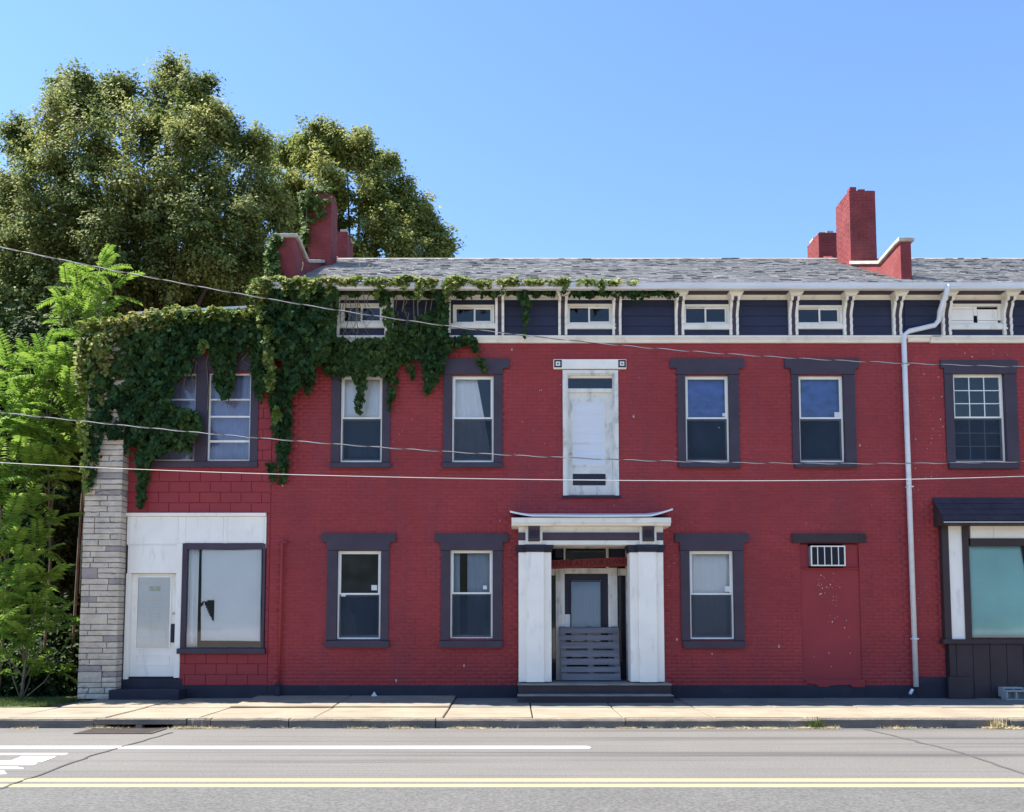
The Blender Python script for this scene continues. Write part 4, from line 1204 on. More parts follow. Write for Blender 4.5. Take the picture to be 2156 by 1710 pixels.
q = R2(AC(508), AC(893), AY(655), AY(1520), .06)
sdoor = SB('shop_door', 508, 893, 657, 1518, .07, .11, m_white)
wl_ = R2(AC(580), AC(850), AY(690), AY(1278), .07)
MB().box(wl_[0], wl_[1], .050, .055, wl_[2], wl_[3]).build('door_pane', g_up, store)
MB().ring(wl_[0] - .025, wl_[1] + .025, wl_[2] - .025, wl_[3] + .025, .025, .045, .07).build('door_bead', m_white, store)
pq = R2(AC(560), AC(845), AY(1335), AY(1425), .07)
MB().ring(pq[0], pq[1], pq[2], pq[3], .02, .058, .07).build('door_panel_bead', m_white, store)
hq = R2(AC(858), AC(886), AY(1078), AY(1233), .05)
MB().bbox(hq[0], hq[1], .035, .072, hq[2], hq[3], .006).build('push_plate', m_base, store)
kq = W(AC(878), AY(992), .05)
MB().tube([(kq.x, .075, kq.z), (kq.x, .045, kq.z)], .028, 10).build('deadbolt', m_metal, store)
tq = R2(AC(500), AC(900), AY(1519), AY(1535), .02)
MB().box(tq[0], tq[1], .02, .1, tq[2], tq[3]).build('threshold', m_dark, store)
bq = R2(AC(455), AC(945), AY(1540), AY(1640), -.02)
MB().box(bq[0] - .06, bq[1], -.02, .1, 0, bq[3] + .01).build('door_base', m_base, store)
dq = R2(228, 376, 1453, 1474, -.42)
stp = MB().box(dq[0], dq[1], -.42, -.021, -.06, dq[3]).build('door_step', m_base, annex, bevel=.015)
# number sign stuck to the glass
nq = R2(AC(675), AC(765), AY(768), AY(800), .048)
MB().box(nq[0], nq[1], .047, .0495, nq[2], nq[3]).build('glass_sticker', M('faded_sticker', (0.33, 0.34, 0.24), 0.8, 0.35, 14), store)
# mini blinds in the door
bl_ = root('window_blind', (wl_[0], .062, wl_[2]), 'white mini blind behind the glass of the storefront door', 'blind')
ns = 40
smesh = None
for k in range(ns):
    z_ = wl_[2] + (wl_[3] - wl_[2]) * (k + .5) / ns
    if smesh is None:
        o = MB().add([(wl_[0] + .01, .0565, z_ - .011), (wl_[1] - .01, .0565, z_ - .011), (wl_[1] - .01, .064, z_ + .011), (wl_[0] + .01, .064, z_ + .011)], [(0, 1, 2, 3)]).build('slat', m_curt, bl_)
        smesh = o
    else:
        o2 = smesh.copy(); COL.objects.link(o2); o2.parent = bl_; o2.location = smesh.location + Vector((0, 0, (wl_[3] - wl_[2]) * k / ns))
# display window
wq = R2(AC(945), AC(1640), AY(408), AY(1282), -.03)
gq = R2(AC(985), AC(1618), AY(452), AY(1274), -.03)
dwin = MB()
dwin.box(wq[0], gq[0], -.04, .08, wq[2], wq[3]); dwin.box(gq[1], wq[1], -.04, .08, wq[2], wq[3])
dwin.box(gq[0], gq[1], -.0385, .08, gq[3], wq[3]); dwin.box(gq[0], gq[1], -.0385, .08, wq[2], gq[2])
dwin = dwin.build('display_window', m_plum, annex, bevel=.004)
MB().box(gq[0], gq[1], -.005, .0, gq[2], gq[3]).build('pane', g_up, dwin)
sq = R2(AC(903), AC(1640), AY(1283), AY(1328), -.09)
MB().box(sq[0], sq[1], -.09, .08, sq[2], sq[3]).build('sill', m_plum, dwin, bevel=.006)
MB().box(gq[0] - .1, gq[1] + .1, .75, .78, gq[2] - .3, gq[3] + .1).build('window_back', m_dark, dwin)
sheet('curtain', [(AC(985), AY(450)), (AC(1093), AY(450)), (AC(1073), AY(1275)), (AC(965), AY(1275))], .05, m_curt, 'pale pleated curtain strip at the left of the display window', 'curtain', .015, 3, 40)
# torn white sheet
SC = [(AC(1116), AY(455)), (AC(1616), AY(452)), (AC(1602), AY(1222)), (AC(1104), AY(1217))]
TL, TR, BR, BL = [W(x, y, .035) for x, y in SC]
hp = [(1085, 905), (1125, 893), (1216, 876), (1211, 1062), (1190, 1030), (1128, 905), (1098, 960), (1060, 1000), (1060, 905)]
hp = [((x - 1104) / 500, (y - 455) / 765) for x, y in hp]
def inpoly(x, y, P):
    r = False
    for i in range(len(P)):
        x1, y1 = P[i]; x2, y2 = P[i - 1]
        if (y1 > y) != (y2 > y) and x < (x2 - x1) * (y - y1) / (y2 - y1) + x1: r = not r
    return r
v, f = [], []
nx, ny = 50, 70
for j in range(ny + 1):
    for i in range(nx + 1):
        s, t = i / nx, j / ny
        p_ = (TL * (1 - s) + TR * s) * (1 - t) + (BL * (1 - s) + BR * s) * t
        dd = .010 * math.sin(s * 9 + 2 * t * t) * t + .006 * math.sin((s - t) * 12) + .012 * math.sin(6.3 * s) * (1 - t) ** 3
        v.append((p_.x, p_.y + dd, p_.z - .012 * math.sin(s * 3.14) * (1 - t)))
for j in range(ny):
    for i in range(nx):
        if inpoly((i + .5) / nx, (j + .5) / ny, hp): continue
        q_ = j * (nx + 1) + i
        f.append((q_, q_ + nx + 1, q_ + nx + 2, q_ + 1))
ts = MB().add(v, f).build('torn_sheet', m_curt, smooth=True)
ts.modifiers.new('cloth_thickness', 'SOLIDIFY').thickness = .003
tag(ts, 'large torn white sheet hung inside the annex display window', 'sheet')
# stand pipe on the annex corner
p1_, p2_ = W(AC(1785), AY(395), -.06), W(AC(1745), AY(1580), -.06)
pipe = MB().tube([(p1_.x + .09, .0, p1_.z), (p1_.x + .09, -.05, p1_.z), (p1_.x + .02, -.06, p1_.z + .0), (p1_.x, -.06, p1_.z - .03), (p1_.x - .01, -.06, p2_.z)], .030, 10).build('stand_pipe', m_red, annex, smooth=True)
MB().tube([(p1_.x - .02, -.10, -.02), (p1_.x - .02, -.10, p2_.z - .05), (p1_.x - .02, -.10, p2_.z), (p1_.x - .02, -.10, p2_.z + .02)], [.055, .055, .07, .06], 10).build('pipe_boot', m_base, annex)
# stone pier
SX0, SX1 = W(169, 1250, -.27).x, W(250, 1250, -.27).x
SZ1 = W(220, 700, -.27).z
pier = root('stone_pier', ((SX0 + SX1) / 2, -.15, 0), 'cream and purple-grey stone veneer pier at left end of annex', 'pier')
MB().box(SX0 + .015, SX1 - .012, -.25, .4, 0, SZ1).build('core', m_mortar, pier)
z = .0
def stone(x0_, x1_, z0_, z1_):
    nx_ = 4
    y0_ = -.262 - random.random() * .018
    v, f = [], []
    g_ = .009
    for zz, t in ((z0_ + g_, 0), (z0_ + g_, 1), ((z0_ + z1_) / 2, 1), (z1_ - g_, 1), (z1_ - g_, 0)):
        for i in range(nx_ + 1):
            x = x0_ + g_ + (x1_ - x0_ - 2 * g_) * i / nx_
            edge = .010 if (i in (0, nx_) or zz in (z0_ + g_, z1_ - g_)) else 0
            y = .02 if t == 0 else y0_ + edge + random.uniform(-.007, .007)
            v.append((x, y, zz + (random.uniform(-.004, .004) if t else 0)))
    for j in range(4):
        for i in range(nx_):
            q_ = j * (nx_ + 1) + i
            f.append((q_, q_ + 1, q_ + nx_ + 2, q_ + nx_ + 1))
    m_ = nx_ + 1
    f += [(0, m_, 2*m_, 3*m_, 4*m_), tuple(nx_ + m_ * k for k in (4, 3, 2, 1, 0))]
    MB().add(v, f).build('stone', m_stonep if random.random() < .10 else m_stone, pier)
while z < SZ1 - .05:
    h_ = random.choice([.105, .112, .118, .125])
    if random.random() < .12: h_ = .21
    cut = random.choice([.22, .3, .42, .62, .72])
    xc_ = SX0 + (SX1 - SX0) * cut
    stone(SX0, xc_, z, z + h_)
    if h_ > .2:
        stone(xc_, SX1, z, z + .105); stone(xc_, SX1, z + .105, z + h_)
    elif random.random() < .2 and cut < .4:
        x2 = SX0 + (SX1 - SX0) * .7
        stone(xc_, x2, z, z + h_); stone(x2, SX1, z, z + h_)
    else: stone(xc_, SX1, z, z + h_)
    z += h_

# ------------------------------------------------------------------ right shop front
def RC(x): return (2400 + x / 2.515) / 1.3915
def RYY(y): return (1400 + y / 2.515) / 1.3915
YF = -.10
def RB(name, x0_, x1_, y0_, y1_, Y0, Y1, mat, bev=.004, par=None, xr=None):
    q = R2(x0_, x1_, y0_, y1_, Y0)
    return MB().box(q[0], xr if xr else q[1], Y0, Y1, q[2], q[3]).build(name, mat, par or shop, bevel=bev)
XE = 13.4
zA_ = W(2040, 1352, YF).z
q = R2(1985, 1999, 1100, 1352, YF)
shop = MB().box(q[0], q[1], YF - .03, .0, q[2], q[3]).build('shop_front', m_brown, rightb, bevel=.004)
RB('frame_post', 2030, 2043, 1104, 1350, YF - .03, .0, m_brown)
RB('frame_rail', 1999.3, 2300, 1098, 1105, YF - .028, .0, m_brown, xr=XE)
RB('frame_rail', 2043.3, 2300, 1134, 1149, YF - .028, .0, m_brown, xr=XE)
RB('white_panel', 1999.3, 2029.7, 1105.5, 1349, YF, .0, m_white)
a_ = R2(2043.3, 2092, 1105.5, 1133.5, YF)
MB().box(a_[0], a_[1], YF, .0, a_[2], a_[3]).build('white_panel', m_white, shop, bevel=.003)
MB().box(a_[1] + .006, a_[1] + 1.6, YF, .0, a_[2], a_[3]).build('white_panel', m_white, shop, bevel=.003)
MB().box(a_[1] + 1.606, XE, YF, .0, a_[2], a_[3]).build('white_panel', m_white, shop, bevel=.003)
pq = R2(2043.3, 2200, 1149, 1344, YF + .05)
MB().box(pq[0], XE, YF + .05, YF + .055, pq[2], pq[3]).build('pane', g_up, shop)
RB('sill', 1987, 2300, 1346, 1356, YF - .06, .0, m_brown, xr=XE)
MB().box(pq[0] - .02, XE, .6, .65, pq[2] - .2, pq[3] + .3).build('window_back', m_dark, shop)
tf = root('window_film', (W(2100, 1340, .05).x, .05, W(2100, 1340, .05).z), 'sagging pale teal sheet inside the right shop window', 'sheet')
v, f = [], []
nx, ny = 24, 16
fx0, fx1, fz0_, fz1_ = R2(2040, 2175, 1150, 1342, .06)
for j in range(ny + 1):
    for i in range(nx + 1):
        s, t = i / nx, j / ny
        xx = fx0 + (fx1 - fx0) * s * (0.80 + .20 * t)
        v.append((xx, -.005 - .03 * math.sin(s * 3.1) * math.sin(t * 3.1), fz1_ + (fz0_ - fz1_) * t))
for j in range(ny):
    for i in range(nx):
        q_ = j * (nx + 1) + i
        f.append((q_, q_ + nx + 1, q_ + nx + 2, q_ + 1))
fo = MB().add(v, f).build('film', m_teal, tf, smooth=True); fo.modifiers.new('t', 'SOLIDIFY').thickness = .003
# bulkhead boards
zb1 = W(2050, 1356, YF).z
x = W(1999, 1400, YF).x
MB().box(x - .02, XE, -.06, .0, 0, zb1).build('bulkhead_back', m_dark, shop)
while x < XE:
    wdt = .335 if x > W(2008, 1400, YF).x else .14
    MB().bbox(x + .004, min(x + wdt - .004, XE), YF - .01 - random.random() * .004, -.058, 0.0, zb1 - .001, .006).build('board', m_brown, shop)
    x += wdt
pl = R2(1997, 2046, 1425, 1467, -.17)
MB().box(pl[0], pl[1], -.19, YF - .016, -.02, pl[3]).build('plinth_box', m_brown, shop, bevel=.008)
# shingled awning
ax0 = W(1975, 1075, -.2).x
zt0, zt1 = W(2060, 1049, 0).z, W(2060, 1096, -.46).z
aw_ = MB().prism_x([(0, zt0 - .03), (-.44, zt1 - .02), (-.44, zt1 - .06), (-.40, zt1 - .075), (0, zt1 - .075)], ax0, XE).build('shingle_awning', m_brown, rightb)
slv = Vector((0, -.46, zt1 - zt0)); LL = slv.length; dv = slv / LL; nv = Vector((0, dv.z, -dv.y)); nv = -nv if nv.z < 0 else nv
for r in range(4):
    x = ax0 - .02 - (r % 2) * .18
    while x < XE:
        w_ = random.uniform(.30, .42)
        u0, u1 = max(x, ax0 - .02) + .003, min(x + w_, XE) - .003
        if u1 - u0 > .04:
            s0, s1 = LL * r / 4 - .01, LL * (r + 1) / 4 + .012
            lf = .020 + random.uniform(-.003, .004)
            o_ = Vector((0, 0, zt0))
            P4 = [o_ + dv * s0 + nv * .006, o_ + dv * s1 + nv * lf]
            A_ = [Vector((u0, p_.y, p_.z)) for p_ in (P4[1],)] + [Vector((u1, P4[1].y, P4[1].z)), Vector((u1, P4[0].y, P4[0].z)), Vector((u0, P4[0].y, P4[0].z))]
            B_ = [p_ - nv * .010 for p_ in A_]
            MB().add(A_ + B_, [(0,1,2,3),(7,6,5,4),(4,5,1,0),(5,6,2,1),(7,4,0,3)]).build('shingle', m_shingle2, aw_)
        x += w_
MB().box(ax0 - .03, XE, -.475, -.455, zt1 - .045, zt1 - .02).build('drip_edge', m_metal, aw_)

# concrete blocks lying before the shop
def cblock(c, label):
    r0 = root('concrete_block', c, label, 'block', 'concrete blocks at the shop front')
    x, y, z = c
    b = MB().box(x - .2, x + .2, y - .095, y + .095, z, z + .03); b.box(x - .2, x + .2, y - .095, y + .095, z + .16, z + .19)
    for xx in (-.2, -.017, .166): b.box(x + xx, x + xx + .034, y - .095, y + .095, z + .031, z + .159)
    b.build('shell', m_block, r0, bevel=.006)
    MB().box(x - .165, x + .165, y + .03, y + .06, z + .031, z + .159).build('web', m_block, r0)
q = W(2135, 1467, -.42)
cblock((q.x, -.42, .0), 'front grey concrete block lying at the right shop bulkhead')
cblock((q.x + .06, -.215, .045), 'second concrete block close against the shop boards')

# ------------------------------------------------------------------ curtains, blinds and things in the windows
sheet('roller_blind', [(718, 792), (803, 792), (803, 884), (718, 884)], .20, m_curt, 'white blind in the upper sash under the ivy', 'blind', .004, 3)
sheet('roller_blind', [(718, 884), (803, 884), (803, 972), (718, 972)], .24, m_curtg, 'grey crumpled blind in the lower sash under the ivy', 'blind', .02, 2)
sheet('curtain', [(957, 792), (1003, 792), (1036, 968), (957, 972)], .20, m_curt, 'white curtain drawn aside left of the upper white door', 'curtain', .014, 5, 40)
sheet('window_sheet', [(1446, 792), (1533, 792), (1533, 884), (1446, 884)], .18, m_curtb, 'blue sheet in upper sash just right of the white upper door', 'sheet', .005, 2)
sheet('window_sheet', [(1686, 792), (1775, 792), (1775, 884), (1686, 884)], .18, m_curtb, 'blue sheet in upper sash nearest the white downspout', 'sheet', .005, 2)
sheet('vertical_blind', [(951, 1160), (968, 1160), (968, 1345), (951, 1345)], .20, m_curtg, 'narrow left strip of grey vertical blind beside the portico', 'blind', .008, 3, 20)
sheet('vertical_blind', [(984, 1160), (1035, 1160), (1035, 1345), (984, 1345)], .20, m_curtg, 'wide right part of grey vertical blind beside the portico', 'blind', .008, 6, 40)
sheet('curtain', [(1456, 1162), (1543, 1162), (1543, 1345), (1456, 1345)], .20, m_curt, 'pale curtain in ground floor window right of the portico', 'curtain', .010, 5, 40)
cb = root('cardboard_piece', tuple(W(730, 1342, .3)), 'brown cardboard leaning inside the far left ground floor window', 'cardboard')
MB().add([tuple(W(x, y, Y_)) for Y_ in (.30, .312) for x, y in ((715, 1338), (752, 1338), (747, 1295), (738, 1290), (736, 1262), (722, 1255), (715, 1265))],
         [tuple(range(7)), tuple(range(13, 6, -1))] + [(i, i + 7, (i + 1) % 7 + 7, (i + 1) % 7) for i in range(7)]).build('sheet', m_card, cb)
def sticker(x0_, x1_, y0_, y1_, par, Y=.072):
    q = R2(x0_, x1_, y0_, y1_, Y); MB().box(q[0], q[1], Y, Y + .003, q[2], q[3]).build('sticker', m_sticker, par)
for s_ in ((782, 794, 1232, 1243), (718, 728, 1251, 1256), (1017, 1025, 1233, 1241), (1526, 1539, 1234, 1246), (1521, 1529, 870, 877), (1757, 1770, 868, 880)):
    sticker(*s_, main, .078 if s_[2] < 1250 else .073)

# ------------------------------------------------------------------ flaked paint spots
def flakes(par, spots, Y):
    b = MB()
    for (x, y, s) in spots:
        c_ = W(x, y, Y)
        k = random.randint(4, 6); a0 = random.random() * 6; el = random.uniform(.35, 1.0); tl_ = random.uniform(-.5, .5)
        pts = []
        for i in range(k):
            an = a0 + i * 6.283 / k; rr = s * random.uniform(.55, 1.1)
            u_, v_ = rr * math.cos(an) * el, rr * math.sin(an)
            pts.append((c_.x + u_ + v_ * tl_, c_.z + v_))
        n_ = len(pts)
        b.add([(p_[0], Y - .0012, p_[1]) for p_ in pts] + [(p_[0], Y + .006, p_[1]) for p_ in pts],
              [tuple(range(n_))] + [(i, (i + 1) % n_, (i + 1) % n_ + n_, i + n_) for i in range(n_)])
    o = b.build('paint_flakes', M('bare_flaked_spot', (0.62, 0.46, 0.42), 0.85, 0.25, 9), par)
    o['kind'] = 'stuff'
def rnd(n, x0_, x1_, y0_, y1_, s0, s1): return [(random.uniform(x0_, x1_), random.uniform(y0_, y1_), random.uniform(s0, s1)) for _ in range(n)]
flakes(bd, rnd(26, 1722, 1775, 1205, 1260, .006, .019) + rnd(14, 1722, 1790, 1250, 1330, .006, .020) + rnd(5, 1710, 1800, 1330, 1420, .006, .018), .0275)
flakes(main, rnd(26, 600, 1880, 800, 1420, .005, .014) + rnd(18, 1403, 1428, 1110, 1330, .004, .013) + rnd(8, 820, 1000, 850, 960, .005, .016) + rnd(10, 1090, 1180, 820, 1060, .005, .014), -.0006)
flakes(rightb, rnd(34, 1925, 1990, 740, 1040, .006, .020) + rnd(12, 1925, 1985, 1060, 1400, .005, .015) + rnd(8, 1990, 2150, 735, 752, .006, .018), -.0006)
# ------------------------------------------------------------------ wires
def wire(pts, Y, label, twisted):
    P = [W(x, y, Y) for x, y in pts]
    xs = [p_.x for p_ in P]; zs = [p_.z for p_ in P]
    x0_, x1_ = -40, 40
    cf = np.polyfit(xs, zs, 4 if len(xs) > 6 else 3)
    lo_, hi_ = min(xs), max(xs)
    def zz(x):
        if x < lo_: return np.polyval(cf, lo_) + np.polyval(np.polyder(cf), lo_) * (x - lo_)
        if x > hi_: return np.polyval(cf, hi_) + np.polyval(np.polyder(cf), hi_) * (x - hi_)
        return np.polyval(cf, x)
    r0 = root('overhead_wire', (0, Y, float(zz(0))), label, 'wire', None)
    if not twisted:
        MB().tube([(x, Y, float(zz(x))) for x in np.linspace(-14, 14, 60)], .006, 5).build('strand', m_wire, r0)
        return
    for ph, mt, rad in ((0, m_wire, .0055), (math.pi, m_wired, .006)):  # pale and dark strand colours paint the dashed glint along the twist
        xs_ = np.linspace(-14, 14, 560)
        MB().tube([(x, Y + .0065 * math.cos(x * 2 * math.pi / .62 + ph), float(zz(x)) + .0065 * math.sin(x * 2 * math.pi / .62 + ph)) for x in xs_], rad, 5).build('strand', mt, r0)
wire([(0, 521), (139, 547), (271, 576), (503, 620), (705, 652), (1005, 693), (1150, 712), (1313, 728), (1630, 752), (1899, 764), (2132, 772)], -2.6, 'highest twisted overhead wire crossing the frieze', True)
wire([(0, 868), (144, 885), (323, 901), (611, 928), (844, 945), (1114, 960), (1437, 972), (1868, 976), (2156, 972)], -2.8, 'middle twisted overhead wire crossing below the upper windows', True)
wire([(0, 974), (144, 982), (647, 1000), (1114, 1010), (1365, 1012), (1868, 1010), (2156, 1003)], -2.8, 'lowest straight pale overhead wire below the upper windows', False)
# ------------------------------------------------------------------ foliage tools
def leaves(name, P, N, T, size, mat, parent, aspect=0.55, fold=0.25, mid=None):
    """one folded four-corner leaf at every point; N normal, T tip direction"""
    n = len(P)
    N = N / np.linalg.norm(N, axis=1, keepdims=True)
    T = T - N * (T * N).sum(1, keepdims=True); T /= (np.linalg.norm(T, axis=1, keepdims=True) + 1e-9)
    B = np.cross(N, T)
    s = size[:, None]
    b0 = P - T * s * .5; t0 = P + T * s * .5
    l0 = P + B * s * aspect * .5 + N * s * fold * .35 - T * s * .08
    r0 = P - B * s * aspect * .5 + N * s * fold * .35 - T * s * .08
    V = np.stack([b0, l0, t0, r0], 1).reshape(-1, 3)
    i = np.arange(n) * 4
    Fc = np.concatenate([np.stack([i, i + 2, i + 1], 1), np.stack([i, i + 3, i + 2], 1)])
    return joinmesh(name, V, Fc, mat, parent)

def sphere_pts(n):
    v = rng.normal(size=(n, 3)); return v / np.linalg.norm(v, axis=1, keepdims=True)

def make_tree(name, label, base_x, Y, lobes, mat, dens=1.0, leaf=0.17, depth=1.15, seed=1, trunk_r=.35, fork_y=800, per=105, spread=(.31, .20), nspray=40):
    """lobes: picture x, y, radius (picture units), depth offset in metres"""
    bx = W(base_x, 1300, Y).x
    t = root(name, (bx, Y, -.004), label, 'tree', None)
    k = (Y - CAM.y) / F
    PP_, NN_, TT_, SS_ = [], [], [], []
    limbs = MB()
    fork = Vector((bx, Y, W(base_x, fork_y, Y).z))
    limbs.tube([(bx, Y, -.1), (bx + .1, Y, fork.z * .5), tuple(fork)], [trunk_r * 1.2, trunk_r, trunk_r * .85], 10)
    for (x, y, r, dy) in lobes:
        c = W(x, y, Y + dy)
        rr = r * k
        mid = fork.lerp(c, .5) + Vector((0, 0, -.25 * rr))
        limbs.tube([tuple(fork), tuple(mid), tuple(c), tuple(c + Vector((0, 0, rr * .6)))], [trunk_r * .34, trunk_r * .20, trunk_r * .09, .012], 6)
        nc = max(8, int(nspray * dens * (rr / 1.0) ** 1.4))
        d = sphere_pts(nc)
        d[:, 2] = d[:, 2] + .10
        d /= np.linalg.norm(d, axis=1, keepdims=True)
        reach = np.where(rng.random(nc) < .16, rng.uniform(1.15, 1.5, nc), rng.uniform(.40, 1.1, nc)) * rr
        for q in range(nc):
            ax = d[q] * reach[q] * np.array([.88, depth, 1.12])
            tip = np.array(c) + ax
            if q % 6 == 0:
                limbs.tube([tuple(c), tuple(c.lerp(Vector(tip), .6) + Vector((0, 0, .05))), tuple(tip)], [.022, .014, .006], 4, cap=False)
            m = int(rng.integers(int(per * .6), int(per * 1.4)))
            tt_ = rng.random(m) ** .6 * .85 + .22
            side = rng.normal(size=(m, 3)) * np.array([spread[0], spread[0], spread[1]]) * (1.15 - .75 * np.clip(tt_, 0, 1))[:, None]
            p = np.array(c) + ax * tt_[:, None] + side + np.array([0, 0, -.10]) * (side[:, :1] ** 2 + side[:, 1:2] ** 2)
            PP_.append(p)
            nn = np.array([-.15, -.12, .62]) + d[q] * np.array([.65, .65, .3]) + rng.normal(size=(m, 3)) * .36
            NN_.append(nn)
            TT_.append(side * 1.5 + d[q] * .5 + np.array([0, 0, -.2]) + rng.normal(size=(m, 3)) * .25)
            SS_.append(leaf * rng.uniform(.6, 1.3, m))
    limbs.build('trunk', m_bark, t, smooth=True)
    o = leaves('crown', np.concatenate(PP_), np.concatenate(NN_), np.concatenate(TT_), np.concatenate(SS_), mat, t, aspect=.6)
    return t

big = [(150, 205, 58, 0), (205, 235, 55, 1), (110, 270, 62, -1), (45, 310, 50, 0), (250, 205, 46, 0), (365, 165, 34, 0), (360, 150, 22, 0), (150, 172, 26, 0), (178, 176, 22, 0), (255, 182, 24, 0), (430, 185, 26, 0), (390, 172, 24, 0), (40, 285, 28, 0), (545, 300, 26, 0), (330, 215, 55, 1), (410, 215, 58, 0), (455, 260, 55, -1),
       (500, 305, 50, 0), (540, 330, 46, 1), (300, 290, 66, -1), (390, 300, 70, -1.5), (210, 320, 66, -1.5), (120, 360, 66, -1.5), (30, 400, 62, -1), (-40, 420, 60, 0),
       (80, 460, 66, -2), (180, 430, 60, -2), (270, 400, 62, -2.5), (350, 400, 60, -2), (455, 380, 66, -1.5), (550, 400, 56, -1), (580, 460, 46, 0), (510, 470, 62, -1.5),
       (410, 480, 64, -2.5), (310, 480, 58, -2), (220, 500, 60, -2.5), (120, 540, 70, -2), (20, 530, 66, -2), (-60, 520, 66, -1), (540, 545, 52, -1), (460, 560, 62, -2),
       (360, 570, 62, -2), (260, 590, 64, -2), (160, 620, 66, -1.5), (50, 620, 66, -2), (-40, 630, 70, -1), (60, 700, 60, -1.5), (-20, 720, 66, -1.5), (150, 700, 60, 0),
       (280, 670, 60, 0), (400, 650, 60, 0), (500, 640, 60, 0), (590, 560, 50, 1), (600, 630, 50, 1), (-60, 330, 30, 1)]
big += [(x_, y_, 70, 2.6) for y_ in (470, 560, 640) for x_ in range(-40, 600, 92)]
make_tree('shade_tree', 'tall olive-green shade tree rising behind the ivy-covered annex', 300, 11.5, big, l_tree, 1.0, .125, trunk_r=.42)
sec = [(680, 290, 30, 0), (700, 280, 22, 0), (760, 300, 24, 0), (655, 300, 24, 0), (935, 520, 24, 0), (890, 440, 24, 0), (820, 350, 22, 0), (680, 310, 42, 0), (640, 320, 40, 0), (730, 320, 46, 0), (780, 345, 40, 0), (600, 335, 38, 1), (620, 400, 52, 0), (700, 390, 56, -1), (780, 410, 56, -.5), (845, 410, 40, 0), (860, 460, 48, 0),
       (905, 490, 38, 0), (920, 540, 40, 0), (800, 480, 56, -1), (850, 530, 50, -1), (760, 540, 50, -1), (700, 480, 52, 0), (640, 480, 50, 0), (600, 440, 44, 1), (740, 590, 52, 0), (830, 600, 52, 0), (640, 570, 52, 0), (910, 600, 46, 0)]
make_tree('second_tree', 'lighter rounded green tree behind the left chimney', 740, 15.5, sec, l_tree2, 1.1, .14, trunk_r=.3)
# dark low thicket behind the sumacs
bush = [(-20, 830, 90, 0), (80, 800, 80, 0), (170, 820, 70, .5), (20, 950, 95, 0), (130, 930, 80, .3), (-40, 1080, 100, 0), (70, 1080, 90, 0), (150, 1060, 70, .4), (10, 1200, 95, 0), (110, 1200, 80, .2), (160, 1180, 60, .6),
        (-30, 1330, 90, 0), (60, 1330, 85, 0), (140, 1310, 66, .4), (20, 1420, 80, 0), (100, 1420, 66, .2), (155, 1410, 50, .5), (-20, 1470, 60, -1), (60, 1465, 55, -1), (130, 1460, 50, -.8), (-60, 1440, 70, -.6), (20, 1438, 48, -3), (90, 1442, 42, -3), (140, 1436, 38, -2.8), (-40, 1440, 52, -3), (60, 1400, 44, -2.6), (150, 1380, 36, -2.4), (120, 1340, 44, -2)]
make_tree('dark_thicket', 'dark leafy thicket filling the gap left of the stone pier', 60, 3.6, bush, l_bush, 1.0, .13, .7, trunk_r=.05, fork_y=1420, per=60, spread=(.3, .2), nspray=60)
bush2 = [(x, y, 95, 0) for y in range(760, 1440, 110) for x in (-60, 40, 140, 230)]
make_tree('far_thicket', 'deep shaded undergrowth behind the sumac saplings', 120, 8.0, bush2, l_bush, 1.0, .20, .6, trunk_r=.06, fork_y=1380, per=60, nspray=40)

# ------------------------------------------------------------------ sumac saplings with pinnate fronds
def frond_mesh(L, npair, droop, leafl):
    V, Fc = [], []
    def pt(s): return np.array([L * s * (1 - .12 * s), 0, -droop * L * s * s])
    N = 9
    for i in range(N):
        p = pt(i / (N - 1)); r = .006 * (1 - i / N) + .0015
        V += [p + [0, r, 0], p + [0, -r, 0], p + [0, 0, r]]
        if i:
            o = 3 * (i - 1)
            for a_, b_ in ((0, 1), (1, 2), (2, 0)): Fc.append((o + a_, o + 3 + a_, o + 3 + b_)); Fc.append((o + a_, o + 3 + b_, o + b_))
    for k in range(npair):
        s = .16 + .84 * k / (npair - 1)
        ll = leafl * (1 - .5 * abs(s - .45) ** 1.3) * random.uniform(.85, 1.1)
        for sd in (-1, 1):
            p = pt(s); dr = np.array([.42, sd, -.32 + random.uniform(-.18, .12)]); dr /= np.linalg.norm(dr)
            sdv = np.array([.9, -sd * .4, 0]); sdv /= np.linalg.norm(sdv)
            o = len(V); w = ll * .21
            m_ = p + dr * ll * .38
            V += [p, m_ + sdv * w + [0, 0, -.012], p + dr * ll + [0, 0, -.18 * ll], m_ - sdv * w + [0, 0, -.012], m_ + [0, 0, .006]]
            Fc += [(o, o + 4, o + 1), (o + 1, o + 4, o + 2), (o, o + 3, o + 4), (o + 3, o + 2, o + 4)]
    me = bpy.data.meshes.new('frond'); me.from_pydata([tuple(map(float, v_)) for v_ in V], [], Fc); me.materials.append(l_sum); me.update()
    return me
FR = [frond_mesh(.85, 11, .35, .21), frond_mesh(.72, 10, .28, .20), frond_mesh(.95, 12, .45, .22), frond_mesh(.6, 8, .2, .18)]
